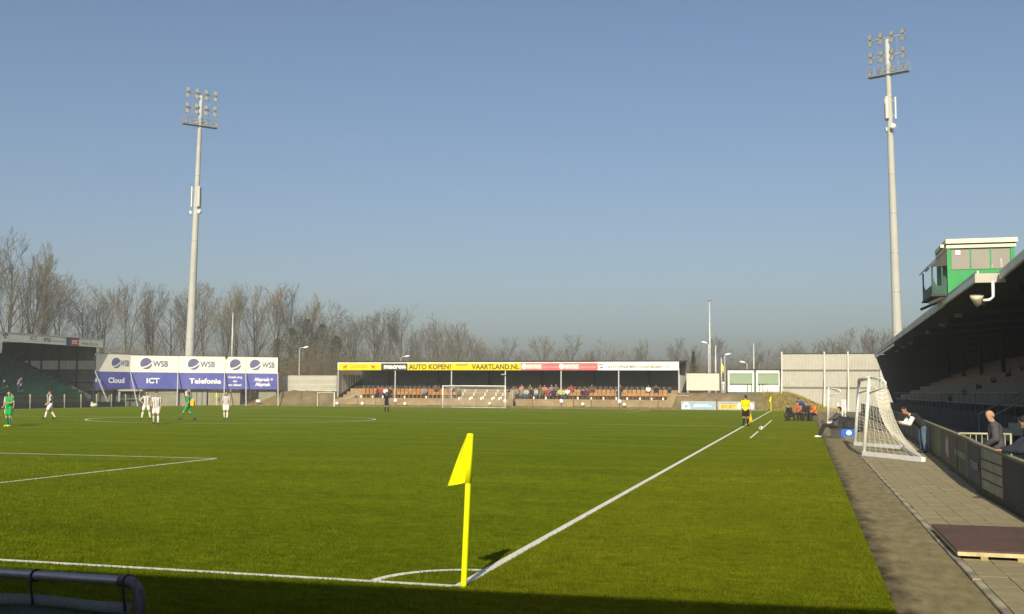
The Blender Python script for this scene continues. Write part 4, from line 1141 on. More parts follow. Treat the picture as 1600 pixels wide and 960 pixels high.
# fascia panels with print; local frame x along the fascia seen from the pitch
fasc = [(LY0, 66.0, 'plain'), (66.0, 78.9, 'plain2'), (78.95, 82.05, 'emblem'), (82.1, 85.05, 'NCC'), (85.1, 88.75, 'STYLE'), (88.8, 90.9, 'DTC'), (90.95, 95.2, 'url')]
M_fasc = mat('grey_white_fascia', (0.68, 0.68, 0.61), 0.6, 0.08, 0.8)
for y0, y1, k in fasc:
    o = MB().box(LX, LX + 0.05, y0, y1, 6.70, 7.58).build('fascia_panel', M_fasc, ls)
    # frame: x' = +y, front = +x  -> rotate by 90 degrees
    Mx = Matrix.Translation(Vector((LX + 0.05, y0, 0)) - Vector(ls.location)) @ Matrix.Rotation(math.pi / 2, 4, 'Z')
    def put(s_, a, b_, zc, h, m, bold=0.0):
        q = lettering(o, s_, a, b_, zc, h, m, -0.006, bold); q.matrix_basis = Mx
    if k == 'NCC': put('KCC', 1.05, 2.1, 7.22, 0.38, mat('slate_print', (0.10, 0.13, 0.16)), 0.01); put('www.kcc.nl', 0.4, 2.4, 6.92, 0.12, M_galv)
    if k == 'STYLE': put('STYLE', 0.15, 1.2, 7.14, 0.36, M_letter_dark, 0.03); put('bouwmarkt', 1.4, 3.5, 7.12, 0.34, mat('pale_print', (0.27, 0.30, 0.28)), -0.005)
    if k == 'DTC':
        q = MB().box(0, 0.75, -0.006, -0.002, 6.72, 7.56).build('blue_field', mat('faded_blue_print', (0.06, 0.075, 0.20)), None); q.parent = o; q.matrix_basis = Mx
        q = MB().box(0.75, 2.1, -0.006, -0.002, 6.72, 7.56).build('red_field', mat('faded_brick_print', (0.38, 0.05, 0.04)), None); q.parent = o; q.matrix_basis = Mx
        q = lettering(o, 'DTC', 0.95, 2.0, 7.10, 0.42, M_letter_white, -0.010, 0.02, shear=0.15); q.matrix_basis = Mx
    if k == 'url': put('www.dtc.nu', 0.35, 3.3, 7.06, 0.36, mat('mid_grey_print', (0.20, 0.21, 0.18)), 0.0)
    if k == 'emblem':
        for a, z in ((0.25, 7.3), (0.5, 7.1), (0.75, 7.35), (0.5, 7.42)):
            q = MB().box(a, a + 0.2, -0.006, -0.002, z - 0.1, z + 0.1).build('logo_mark', M_letter_dark, None); q.parent = o; q.matrix_basis = Mx @ Matrix.Identity(4)
        put('sport', 1.1, 2.3, 6.92, 0.12, M_galv)
MB().box(LX - 0.02, LX + 0.08, LY0, LY1 + 0.02, 7.585, 7.66).build('fascia_cap', M_galv, ls)

# perimeter fence in front of the left stand
FX = -69.0
pf = thing('perimeter_fence', 'post and mesh perimeter fence with dark boards before the green-seated stand', 'fence', (FX, 80, 0))
yposts = [64.3, 66.7, 69.1, 71.5, 73.95, 76.4, 78.85, 81.35, 83.9, 86.4, 88.9, 91.4]
M_postcream = mat('cream_concrete_post', (0.42, 0.39, 0.27), 0.85, 0.12, 4)
for y in yposts:
    MB().box(FX - 0.06, FX + 0.06, y - 0.06, y + 0.06, -0.12, 1.36).build('post', M_postcream, pf)
for a, c in zip(yposts, yposts[1:]):
    MB().box(FX - 0.02, FX + 0.02, a + 0.065, c - 0.065, -0.1, 0.55).build('low_board', mat('dark_green_board', (0.05, 0.065, 0.045), 0.8, 0.2, 1.5), pf)
    q = MB()
    for k in range(1, 13): q.tube([(FX, a + (c - a) * k / 13, 0.55), (FX, a + (c - a) * k / 13, 1.28)], 0.010, 3, 0, False)
    for z in (0.66, 0.86, 1.06, 1.26): q.tube([(FX, a, z), (FX, c, z)], 0.014, 4, 0, False)
    q.build('mesh_panel', mat('olive_wire', (0.13, 0.13, 0.09), 0.7), pf)
for xp, yp in ((23, 631), (90, 632.5), (133, 639)):
    pass
t = thing('white_bag', 'small white bag lying on the turf by the perimeter fence', 'bag', (-67.6, 84.2, 0))
MB().ball((-67.6, 84.2, 0.22), 0.36, 0.45, 0.24).build('sack', mat('off_white_sack', (0.55, 0.52, 0.42), 0.8, 0.2, 6), t, True)
MB().ball((-67.75, 84.0, 0.46), 0.12, 0.12, 0.12).build('tied_neck', mat('off_white_sack', (0.5, .5, .5)), t, True)

# ================================================================== main stand on the right
ms = thing('main_stand', 'dark roofed main stand along the walkway with a green cabin on its roof', 'stand', (13, 50, 0))
NA = Vector((9.0, 28.2, 0)); NB = Vector((10.26, 102.0, 0))        # front roof edge of the far part
M_under = mat('shaded_roof_underside', (0.022, 0.022, 0.019), 0.9, 0.2, 0.7)  # near-black colour carries the shade inside the stand
M_fascia = mat('grey_metal_fascia', (0.56, 0.56, 0.53), 0.55, 0.12, 1.0, col2=(0.42, 0.42, 0.39), scale2=0.3)
M_fascia_w = mat('pale_metal_fascia', (0.82, 0.81, 0.76), 0.5, 0.06, 1.0)
dv = (NB - NA); du = dv.normalized(); dn = Vector((du.y, -du.x, 0))     # dn points into the stand (+x)
RW = 13.0
def roofblock(a, b_, z0, z1, back_z, name, m):
    """slab between two front points, reaching back RW"""
    q = MB(); A, B = a, b_
    q.add([A + Vector((0, 0, z0)), B + Vector((0, 0, z0)), B + dn * RW + Vector((0, 0, back_z - 0.25)), A + dn * RW + Vector((0, 0, back_z - 0.25)),
           A + Vector((0, 0, z1)), B + Vector((0, 0, z1)), B + dn * RW + Vector((0, 0, back_z)), A + dn * RW + Vector((0, 0, back_z))],
          [(0, 1, 2, 3), (7, 6, 5, 4), (0, 4, 5, 1), (1, 5, 6, 2), (2, 6, 7, 3), (3, 7, 4, 0)])
    return q.build(name, m, ms)
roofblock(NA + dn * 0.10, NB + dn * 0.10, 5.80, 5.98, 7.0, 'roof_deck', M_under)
# fascia in two long lengths: grey far, brighter near the cabin
def lerp(t_): return NA + dv * t_
fq = MB()
def fas(t0, t1, z0, z1, m, th=0.07, name='fascia', off=0.0):
    a, b_ = lerp(t0) + dn * off, lerp(t1) + dn * off
    q = MB(); e = dn * th
    q.add([a + Vector((0, 0, z0)), b_ + Vector((0, 0, z0)), b_ + e + Vector((0, 0, z0)), a + e + Vector((0, 0, z0)), a + Vector((0, 0, z1)), b_ + Vector((0, 0, z1)), b_ + e + Vector((0, 0, z1)), a + e + Vector((0, 0, z1))],
          [(0, 1, 2, 3), (7, 6, 5, 4), (0, 4, 5, 1), (1, 5, 6, 2), (2, 6, 7, 3), (3, 7, 4, 0)])
    return q.build(name, m, ms)
fas(0.0, 0.135, 5.72, 5.92, M_fascia_w, 0.09, 'gutter', -0.06)
fas(0.137, 0.42, 5.70, 6.05, M_fascia, 0.07)
fas(0.422, 0.70, 5.70, 6.05, M_fascia, 0.07)
fas(0.702, 1.0, 5.70, 6.05, M_fascia, 0.07)
fas(0.0, 0.136, 5.93, 6.10, M_fascia, 0.07, 'fascia', 0.02)
fas(0.60, 1.0, 5.45, 5.62, M_fascia_w, 0.05, 'lower_trim', 0.03)
# lamps in the soffit, a faint row
for k in range(8):
    p = lerp(0.12 + 0.10 * k) + dn * 1.3
    MB().box(p.x - 0.15, p.x + 0.15, p.y - 0.15, p.y + 0.15, 5.62, 5.795).build('soffit_lamp', M_galv, ms)
# end of the far roof part: pale return face, then the lower near roof with a corrugated edge
p = NA
MB().box(p.x - 0.05, p.x + 0.90, p.y - 0.08, p.y - 0.005, 5.69, 6.00).build('fascia_return', mat('pale_return_panel', (0.46, 0.44, 0.36), 0.6, 0.08, 1), ms)
NX, NY0, NY1 = 9.76, -8.0, 27.95
def nz_(y): return 5.78 + (28.0 - y) * 0.045
q = MB()
q.add([(NX, NY0, nz_(NY0)), (NX, NY1, nz_(NY1)), (22, NY1, 6.9), (22, NY0, 8.4), (NX, NY0, nz_(NY0) + 0.15), (NX, NY1, nz_(NY1) + 0.15), (22, NY1, 7.1), (22, NY0, 8.6)],
      [(0, 3, 2, 1), (4, 5, 6, 7), (0, 1, 5, 4), (1, 2, 6, 5), (2, 3, 7, 6), (3, 0, 4, 7)])
q.build('lower_roof', M_under, ms)
cq = MB(); n = 380
for i in range(n):                                            # corrugated sheet edge along the near roof
    y0_ = NY0 + (NY1 - NY0) * i / n; y1_ = NY0 + (NY1 - NY0) * (i + 1) / n; dz = (0.05 if i % 2 else 0.0) - 0.04; zb = nz_(y0_) + dz; zt = nz_(y0_) + 0.27
    cq.add([(NX - 0.08, y0_, zb), (NX - 0.08, y1_, zb), (NX - 0.08, y1_, zt), (NX - 0.08, y0_, zt), (NX - 0.01, y0_, zb), (NX - 0.01, y1_, zb), (NX - 0.01, y1_, zt), (NX - 0.01, y0_, zt)],
           [(0, 3, 2, 1), (4, 5, 6, 7), (0, 1, 5, 4), (3, 7, 6, 2)])
cq.build('corrugated_edge', mat('grey_corrugated_edge', (0.78, 0.75, 0.64), 0.6, 0.1, 1.5), ms)
# walls
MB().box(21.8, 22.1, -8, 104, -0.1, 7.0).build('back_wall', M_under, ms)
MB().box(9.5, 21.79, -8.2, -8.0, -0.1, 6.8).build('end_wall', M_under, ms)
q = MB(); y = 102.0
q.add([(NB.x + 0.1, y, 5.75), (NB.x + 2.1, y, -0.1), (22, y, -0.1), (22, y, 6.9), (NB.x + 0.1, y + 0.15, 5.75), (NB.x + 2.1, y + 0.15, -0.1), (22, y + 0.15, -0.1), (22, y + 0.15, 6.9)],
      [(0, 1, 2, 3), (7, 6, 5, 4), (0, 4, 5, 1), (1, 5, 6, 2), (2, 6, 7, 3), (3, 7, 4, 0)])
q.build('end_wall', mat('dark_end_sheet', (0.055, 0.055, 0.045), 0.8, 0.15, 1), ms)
# terrace and seats: the shade under the roof is put into their colours
steps = [(11.6, -0.1), (11.6, 1.05)]; x = 11.6; z = 1.05
for k in range(11):
    steps += [(x + 0.85, z), (x + 0.85, z + 0.36)]; x += 0.85; z += 0.36
steps += [(21.7, z), (21.7, -0.1)]
MB().prism(steps, 'y', -7.8, 101.8).build('terrace', mat('shaded_terrace_concrete', (0.035, 0.038, 0.035), 0.9, 0.2, 1), ms)
M_teal = mat('shaded_teal_seat_plastic', (0.018, 0.042, 0.045), 0.55, 0.2, 1)
M_redseat = mat('shaded_red_seat_plastic', (0.075, 0.008, 0.008), 0.55, 0.2, 1)
def seat_me2(m):
    q = MB(); q.box(-0.2, 0.2, -0.21, 0.21, 0.36, 0.41); q.prism([(0.18, 0.41), (0.24, 0.41), (0.30, 0.82), (0.25, 0.82)], 'y', -0.21, 0.21); q.box(0.0, 0.12, -0.03, 0.03, 0, 0.36)
    me = q.mesh('seat'); me.materials.append(m); return me
mt_, mr_ = seat_me2(M_teal), seat_me2(M_redseat)
mo = Vector(ms.location)
cnt = 0; far = MB()
for row in range(9):
    y = 19.0
    while y < 95:
        yy = y; y += 0.52
        if 31.5 < yy < 34.5 or 60 < yy < 62: continue
        red = row >= 3
        xx = 11.6 + 0.85 * row + 0.35; zz = 1.05 + 0.36 * row
        if yy < 37 and row < 9 and cnt < 290:
            part('seat', mr_ if red else mt_, ms, (xx - mo.x, yy - mo.y, zz)); cnt += 1
        else:
            k = 1 if red else 0
            far.box(xx - 0.2, xx + 0.2, yy - 0.21, yy + 0.21, zz + 0.36, zz + 0.41, k)
            far.box(xx + 0.18, xx + 0.24, yy - 0.21, yy + 0.21, zz + 0.41, zz + 0.82, k)
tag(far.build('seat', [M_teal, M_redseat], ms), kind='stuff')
# stair flight with pale nosings, entrance box
for k in range(5):
    MB().box(9.9 + 0.34 * k, 11.55, 31.6, 34.4, -0.1, 0.25 + 0.2 * k).build('stair_tread', mat('pale_stair_concrete', (0.34, 0.35, 0.28), 0.9, 0.15, 3), ms)
for y in (31.4, 34.6):
    MB().tube([(9.9, y, 0.2), (9.9, y, 1.15), (11.6, y, 2.1), (11.6, y, 1.0)], 0.03, 6).build('handrail', mat('dull_rail', (0.14, 0.15, 0.14), 0.6), ms)
bx = MB(); bx.box(11.4, 12.4, 26.0, 26.1, 0.9, 3.0); bx.box(11.4, 11.5, 26.1, 27.3, 0.9, 3.0); bx.box(11.4, 12.4, 27.3, 27.4, 0.9, 3.0); bx.box(11.35, 12.5, 25.95, 27.45, 3.0, 3.12)
bx.build('steward_box', mat('olive_box_paint', (0.26, 0.26, 0.17), 0.7, 0.2, 3), ms)
MB().box(11.36, 11.41, 26.2, 27.2, 1.6, 2.6).build('box_window', mat('dim_box_glass', (0.06, 0.07, 0.05), 0.2), ms)
# front barrier of the terrace
for y in range(14, 96, 2):
    MB().tube([(11.45, y, 0.9), (11.45, y, 2.0)], 0.02, 5).build('barrier_post', mat('dull_rail', (0.14, 0.15, 0.14), 0.6), ms)
for z in (1.5, 2.0): MB().tube([(11.45, 14, z), (11.45, 94, z)], 0.022, 5).build('barrier_rail', MATS['dull_rail'], ms)
# diagonal roof ties
for y in (24.6, 26.2):
    MB().tube([(10.4, y, 5.85), (13.6, y - 0.5, 2.4)], 0.04, 6).build('roof_tie', mat('grey_tie', (0.18, 0.18, 0.16), 0.6), ms)
MB().box(12.2, 13.2, 24.5, 24.7, 3.55, 3.72).build('tie_plate', MATS['grey_tie'], ms)
for y in range(30, 102, 9):
    MB().bar((10.6, y, 5.68), (21.5, y, 6.55), 0.15, 0.3).build('roof_beam', M_under, ms)
    MB().box(16.0, 16.25, y - 0.12, y + 0.12, 2.0, 6.2).build('column', M_under, ms)
# apron in front of the stand
tag(MB().add([(WX + 0.15, -8, -0.03), (11.59, -8, -0.03), (11.59, 102, -0.03), (WX + 2.12, 102, -0.03), (WX + 1.40, 40, -0.03), (WX + 0.15, 13, -0.03)], [(0, 1, 2, 3, 4, 5)]).build('stand_apron', mat('dark_apron_tarmac', (0.13, 0.135, 0.12), 0.9, 0.2, 3, 0.3, 30)), kind='structure')

# loudspeaker under the roof end
t = thing('loudspeaker', 'pale horn loudspeaker on a bracket under the main stand roof end', 'loudspeaker', (9.15, 28.0, 5.0))
c = atY(1526, 470, 28.0)
MB().tube([(c.x + 0.52, 28.0, 5.72), (c.x + 0.52, 28.0, c.z + 0.12), (c.x + 0.40, 28.0, c.z + 0.02), (c.x + 0.2, 28.0, c.z)], 0.05, 8).build('bracket', M_whitepost, t, True)
MB().tube([(c.x + 0.05, 28.12, c.z - 0.16), (c.x + 0.05, 28.05, c.z - 0.08), (c.x, 27.95, c.z + 0.10), (c.x, 27.93, c.z + 0.16)], [0.07, 0.13, 0.20, 0.22], 14).build('horn', mat('cream_horn', (0.62, 0.55, 0.38), 0.5), t, True)

# ================================================================== commentary cabin on the roof
cb = thing('commentary_cabin', 'bright green commentary cabin with cream flat roof on the main stand roof', 'cabin', (10.5, 38.5, 5.9))
M_green = mat('bright_green_paint', (0.035, 0.30, 0.085), 0.55, 0.10, 2.0)
M_glass = mat('dusty_grey_glass', (0.26, 0.25, 0.21), 0.15, 0.06, 1.0, spec=0.6)
M_cream = mat('cream_roof_trim', (0.72, 0.68, 0.52), 0.6, 0.06, 2)
X0, X1, Y0, Y1, Z0, Z1 = 9.20, 11.80, 37.0, 40.6, 6.02, 8.02
MB().box(X0, X1, Y0 + 0.05, Y1, Z0, Z1).build('body', M_green, cb)
MB().box(X0 - 0.05, X1 + 0.12, Y0 - 0.12, Y1 + 0.1, 8.215, 8.40).build('roof', M_cream, cb)
MB().box(X0 - 0.03, X1 + 0.06, Y0 - 0.06, Y1 + 0.05, Z1 + 0.002, 8.15).build('roof_trim', M_cream, cb)
MB().box(X0 - 0.02, X1 + 0.02, Y0 - 0.02, Y1 + 0.01, 8.152, 8.213).build('roof_shadow_gap', M_standdark, cb)
ww = (X1 - X0)
for k in range(3):
    xa = X0 + 0.14 + k * (ww - 0.28) / 3; xb = X0 + 0.14 + (k + 1) * (ww - 0.28) / 3
    MB().box(xa + 0.03, xb - 0.03, Y0 + 0.02, Y0 + 0.045, 7.13, 7.96).build('pane', M_glass, cb)
    if k: MB().box(xa - 0.03, xa + 0.03, Y0, Y0 + 0.048, 7.08, 8.0).build('mullion', M_green, cb)
MB().box(X0, X1, Y0 - 0.005, Y0 + 0.048, 6.03, 7.10).build('front_panel', M_green, cb)
for xa, xb in ((X0 - 0.004, X0 + 0.15), (X1 - 0.15, X1 + 0.004)):
    MB().box(xa, xb, Y0 - 0.006, Y0 + 0.048, 7.102, 8.0).build('corner_post', M_green, cb)
MB().box(X0 + 0.33, X0 + 0.52, Y0 - 0.008, Y0 + 0.018, 7.74, 7.93).build('notice', M_whitepost, cb)
MB().box(X0 + 2.05, X0 + 2.13, Y0 + 0.012, Y0 + 0.0195, 7.18, 7.55).build('pale_strip', mat('pale_paper', (0.42, 0.41, 0.37)), cb)  # narrow upright pale strip on the last pane
MB().box(X0 + 1.66, X0 + 1.76, Y0 + 0.012, Y0 + 0.0195, 7.16, 7.3).build('paper', MATS['pale_paper'], cb)
# balcony towards the pitch with a sloping awning
bx0 = X0 - 0.62
aw = MB().add([(X0 - 0.02, Y0 - 0.05, 8.04), (X0 - 0.02, Y1, 8.04), (bx0 - 0.12, Y1, 7.32), (bx0 - 0.12, Y0 - 0.05, 7.32), (X0 - 0.02, Y0 - 0.05, 7.98), (X0 - 0.02, Y1, 7.98), (bx0 - 0.12, Y1, 7.26), (bx0 - 0.12, Y0 - 0.05, 7.26)],
              [(0, 1, 2, 3), (7, 6, 5, 4), (0, 3, 7, 4), (1, 5, 6, 2), (2, 6, 7, 3), (0, 4, 5, 1)])
aw.build('awning', mat('dark_awning', (0.05, 0.05, 0.045), 0.7, 0.2, 3), cb)
MB().prism([(X0 - 0.02, 7.97), (X0 - 0.02, 7.30), (bx0 - 0.08, 7.25)], 'y', Y0 - 0.03, Y0).build('awning_cheek', MATS['dark_awning'], cb)
MB().box(X0 - 0.26, X0 - 0.122, Y0 - 0.10, Y0 + 0.35, 8.05, 8.18).build('awning_head', M_cream, cb)
M_bgreen = mat('deep_green_paint', (0.03, 0.085, 0.06), 0.6, 0.15, 3)
for yy in (Y0 + 0.02, Y1 - 0.1):
    for xx in (bx0, X0 - 0.24):
        MB().box(xx, xx + 0.06, yy, yy + 0.06, 6.1, 7.36 if xx == bx0 else 7.75).build('balcony_post', M_bgreen, cb)
    MB().prism([(bx0 + 0.07, 6.80), (bx0 + 0.07, 6.1), (X0 - 0.03, 6.1), (X0 - 0.03, 6.80), (X0 - 0.10, 6.75), (X0 - 0.18, 6.47), (bx0 + 0.20, 6.46), (bx0 + 0.12, 6.6)], 'y', yy + 0.02, yy + 0.05).build('balcony_side', M_bgreen, cb)
MB().box(bx0, bx0 + 0.04, Y0 + 0.1, Y1 - 0.12, 6.10, 6.50).build('balcony_front', M_bgreen, cb)
MB().box(bx0 - 0.05, X0 - 0.01, Y0, Y1, 6.02, 6.095).build('balcony_floor', M_dark, cb)
MB().box(X0 - 0.16, X0 - 0.02, Y0 + 0.3, Y0 + 0.8, 6.1, 6.9).build('cabin_door', M_bgreen, cb)
MB().bar((bx0 - 0.12, Y0 + 0.1, 5.72), (X0 - 0.05, Y0 + 0.1, 6.03), 0.08, 0.12).build('balcony_strut', M_dark, cb)
MB().bar((bx0 - 0.12, Y1 - 0.1, 5.72), (X0 - 0.05, Y1 - 0.1, 6.03), 0.08, 0.12).build('balcony_strut', M_dark, cb)
MB().tube([(bx0 - 0.08, Y0, 7.22), (bx0 - 0.26, Y0, 7.10)], [0.03, 0.07], 8).build('spot_lamp', M_dark, cb)

# pale crowd barrier between the boarding and the stand
def barrier():
    t = thing('crowd_barrier', 'cream tubular crowd barrier behind the boarding in front of the bald man', 'barrier', (7.3, 17.2, 0))
    m = mat('cream_barrier_tube', (0.46, 0.43, 0.28), 0.5, 0.1, 5)
    y = 17.2; xa, xb = 6.88, 8.02; zt = 1.0
    MB().tube([(xa, y, zt), (xb, y, zt)], 0.026, 8).build('top_rail', m, t, True)
    MB().tube([(xa, y, 0.22), (xb, y, 0.22)], 0.02, 8).build('bottom_rail', m, t, True)
    for x in (xa, xb): MB().tube([(x, y, -0.03), (x, y, zt + (0.02 if x == xb else 0))], 0.024, 8).build('leg', m, t, True)
    for k in range(1, 9): MB().tube([(xa + (xb - xa) * k / 9, y, 0.22), (xa + (xb - xa) * k / 9, y, zt)], 0.011, 6).build('bar', m, t)
    for x in (xa, xb): MB().tube([(x, y - 0.3, -0.02), (x, y + 0.3, -0.02)], 0.022, 6).build('foot', m, t)
barrier()

# ================================================================== stand behind the camera (its roof shades the foreground)
es = thing('goal_end_stand', 'covered end stand behind the near goal line that shades the foreground', 'stand', (0, -18, 0))
EH = 7.6; ey = -EH / 0.613 - 0.22
def ey_at(x): return ey + 0.055 * (x - 0.5)
q = MB(); xa, xb = -64, 8.2
q.add([(xa, ey_at(xa), EH - 0.3), (xb, ey_at(xb), EH - 0.3), (xb, -26, EH + 0.8), (xa, -26, EH + 0.8), (xa, ey_at(xa), EH), (xb, ey_at(xb), EH), (xb, -26, EH + 1.0), (xa, -26, EH + 1.0)],
      [(3, 2, 1, 0), (4, 5, 6, 7), (0, 1, 5, 4), (1, 2, 6, 5), (2, 3, 7, 6), (3, 0, 4, 7)])
q.build('roof', M_standdark, es)
MB().box(xa, xb, -26.2, -26, -0.1, EH + 0.7).build('back_wall', M_standdark, es)
for x in (xa + 0.2, xb - 0.2): MB().box(x - 0.1, x + 0.1, -26, -17, -0.1, EH - 0.4).build('side_wall', M_standdark, es)
for x in range(-60, 9, 11): MB().box(x - 0.15, x + 0.15, -17.2, -16.9, -0.1, EH + 0.05).build('column', M_galv, es)
steps = [(-14.2, -0.1), (-14.2, 0.5)]; y = -14.2; z = 0.5
for k in range(11): steps += [(y - 0.9, z), (y - 0.9, z + 0.38)]; y -= 0.9; z += 0.38
steps += [(-25.9, z), (-25.9, -0.1)]
MB().prism([(p[0], p[1]) for p in steps], 'x', xa + 0.4, xb - 0.4).build('terrace', M_concrete, es)

# ================================================================== floodlight masts
def mast(base, top, dA, label, r0, r1, ang, lean=True, panels_z=None, dish=True, bracket=0.7):
    t = thing('floodlight_mast', label, 'floodlight mast', base, 0, 'floodlight masts at the corners')
    B = Vector(base); T = Vector(top); H = (T - B).length; ax = (T - B).normalized()
    pole = MB().tube([B + ax * (H * k / 12) for k in range(13)], [r0 + (r1 - r0) * (k / 12) ** 0.9 for k in range(13)], 16).build('pole', mat('pale_concrete_mast', (0.42, 0.42, 0.38), 0.7, 0.08, 0.4), t, True)
    u = Vector((math.cos(ang), math.sin(ang), 0)); w = Vector((u.y, -u.x, 0))
    for k in range(1, 9):
        MB().tube([B + ax * (H * k / 9.5), B + ax * (H * k / 9.5 + 0.08)], (r0 + (r1 - r0) * k / 9.5) + 0.02, 16).build('joint_band', M_galv, t, True)
    levels = [(0.2, 2.1), (-1.85, 2.1), (-4.0, 2.3)]
    for li, (dz, hw) in enumerate(levels):
        c = T + ax * dz
        MB().bar(c - u * hw, c + u * hw, 0.13, 0.16).build('cross_arm', M_mastgrey, t)
        if li == 2:
            MB().box(-hw, hw, -0.45, 0.45, -0.1, -0.03, M=Matrix.Translation(c) @ Matrix.Rotation(ang, 4, 'Z')).build('platform', M_mastgrey, t)
            rl = MB()
            for s in (-1, 1):
                a = c - u * hw + w * 0.45 * s; b_ = c + u * hw + w * 0.45 * s
                for zz in (0.5, 1.0): rl.tube([a + Vector((0, 0, zz)), b_ + Vector((0, 0, zz))], 0.025, 4)
                for k in range(6): p = a.lerp(b_, k / 5); rl.tube([p, p + Vector((0, 0, 1.0))], 0.025, 4)
            rl.build('guard_rail', M_mastgrey, t)
        n = 4
        for k in range(n):
            off = -hw + 0.25 + (2 * hw - 0.5) * k / (n - 1)
            for zz in ((0.42, -0.42) if li < 2 else (0.45,)):
                p = c + u * off + Vector((0, 0, zz)) + w * 0.2
                d = (Vector((-PW / 2, PL / 2, 0)) - p).normalized()
                q = MB().tube([p - d * 0.16, p - d * 0.05, p + d * 0.16, p + d * 0.17], [0.16, 0.24, 0.31, 0.30], 10)
                L = q.build('floodlight', M_lampbody, t, True)
                MB().add([tuple(p + d * 0.175 + (d.orthogonal().normalized() * math.cos(a_) + d.cross(d.orthogonal().normalized()) * math.sin(a_)) * 0.27) for a_ in [2 * math.pi * i / 10 for i in range(10)]], [tuple(range(10))]).build('lamp_glass', M_lampglass, L)
                MB().tube([c + u * off, p], 0.04, 5).build('lamp_stem', M_mastgrey, L)
    if True:
        st = MB()
        for off in (-0.9, 0.9): st.tube([T + ax * 0.2 + u * off * 1.2, T + ax * -1.85 + u * off * 1.2, T - ax * 4.0 + u * off * 1.2], 0.03, 5)
        st.build('hanger', M_mastgrey, t)
    # aerial panels round the shaft
    zc, h = panels_z
    rr_ = 0.62
    for k in range(3):
        a = ang + 0.5 + k * 2 * math.pi / 3
        o = B + ax * zc + Vector((math.cos(a), math.sin(a), 0)) * rr_
        Mx = Matrix.Translation(o) @ Matrix.Rotation(a, 4, 'Z')
        MB().box(-0.08, 0.08, -0.17, 0.17, -h / 2, h / 2, M=Mx).build('aerial_panel', M_aerial, t)
        for zz in (-0.35 * h, 0.35 * h): MB().tube([B + ax * (zc + zz), o + Vector((0, 0, zz))], 0.05, 6).build('aerial_bracket', M_galv, t)
    for a, zz in ((ang + 2.6, dish), (ang - 0.7, dish + 0.15)):
        o = B + ax * zz + Vector((math.cos(a) * 0.55, math.sin(a) * 0.55 - 0.25, 0))
        d = Vector((math.cos(a), math.sin(a) - 0.9, 0)).normalized()
        MB().tube([o - d * 0.14, o - d * 0.08, o + d * 0.14], [0.14, 0.27, 0.32], 12).build('dish', M_whitepost, t, True)
        MB().tube([B + ax * zz, o], 0.05, 6).build('dish_arm', M_galv, t)
    return t
M_mastgrey = mat('mast_grey_steel', (0.24, 0.25, 0.24), 0.6, 0.15, 3)
M_lampbody = mat('lamp_housing', (0.20, 0.21, 0.21), 0.5, 0.15, 3, metal=0.3)
M_lampglass = mat('lamp_glass', (0.45, 0.47, 0.47), 0.15, 0.05, 2, spec=0.7)
M_aerial = mat('grey_white_aerial', (0.62, 0.61, 0.55), 0.5, 0.05, 2)
lb = atD(293.5, 609, 137); lt = atD(316, 152, 137)
yl = lb.y
lt = atY(314.5, 150, yl); 
mast((lb.x, yl, -0.1), (lt.x, yl, lt.z), 0, 'tall floodlight mast rising behind the sponsor wall', 0.66, 0.22, R(50), panels_z=(27.3, 2.7), dish=25.1)
rb = atD(1406, 614, 116); yr = rb.y
rt = atY(1386, 62, yr)
mast((rb.x, yr, -0.1), (rt.x, yr, rt.z), 0, 'tall floodlight mast rising behind the main stand', 0.62, 0.25, R(-25), panels_z=(34.0, 2.5), dish=31.6)

# ================================================================== lamp posts and poles beyond the ground
def lamp_post(xp, ytop, Y, label, arm=0.9, side=1, r=0.07, head=True, group='street lamps beyond the ground'):
    p = atY(xp, ytop, Y)
    t = thing('street_lamp' if head else 'pole', label, 'street lamp' if head else 'pole', (p.x, Y, -0.12), 0, group)
    z = p.z
    if head:
        ex = p.x - side * arm
        MB().tube([(ex, Y, -0.12), (ex, Y, z * 0.5), (ex, Y, z - 0.25), (ex + side * 0.25, Y, z - 0.05), (ex + side * arm * 0.7, Y, z)], [r * 1.5, r * 1.2, r, r * 0.8, r * 0.7], 8).build('column', M_galv, t, True)
        MB().ball((p.x, Y, z), 0.42, 0.18, 0.14, M=Matrix.Rotation(-0.2 * side, 4, 'Y')).build('lamp_head', M_whitepost, t, True)
    else:
        MB().tube([(p.x, Y, -0.12), (p.x, Y, z * 0.6), (p.x, Y, z)], [r * 1.4, r * 1.2, r * 0.9], 8).build('shaft', M_galv, t, True)
        MB().ball((p.x, Y, z + 0.02), r * 1.3, r * 1.3, 0.06).build('finial', M_galv, t, True)
    return t
lamp_post(478, 543, 124, 'street lamp with a white head between the sponsor wall and the far stand', 0.95, 1)
lamp_post(636, 557, 127, 'street lamp head showing just above the far stand roof by the black sign', 0.9, 1)
lamp_post(1100.5, 535.5, 124, 'street lamp with white head closest to the tall thin mast', 0.5, -1, 0.06)
lamp_post(1137, 554, 122, 'street lamp with white head beside the flag poles', 0.35, 1, 0.07)
lamp_post(1160, 566, 135, 'low street lamp behind the kiosk nearer the far stand', 0.6, -1, 0.05)
lamp_post(1364 - 1000, 490, 120, 'thin bare pole behind the sponsor wall', head=False, r=0.09, group=None)
lamp_post(1118, 541, 122, 'short grey pole beside the tall thin mast', head=False, r=0.10, group=None)
lamp_post(1127, 560, 119, 'white flag pole with a furled yellow flag by the kiosks', head=False, r=0.08, group=None)
lamp_post(1177.5, 537, 128, 'dark grey pole rising behind the kiosks', head=False, r=0.08, group=None)
t = thing('furled_flag', 'small furled yellow flag hanging by the white flag pole', 'flag', (atY(1129, 578, 119).x, 119, 0))
p = atY(1129.5, 575, 119)
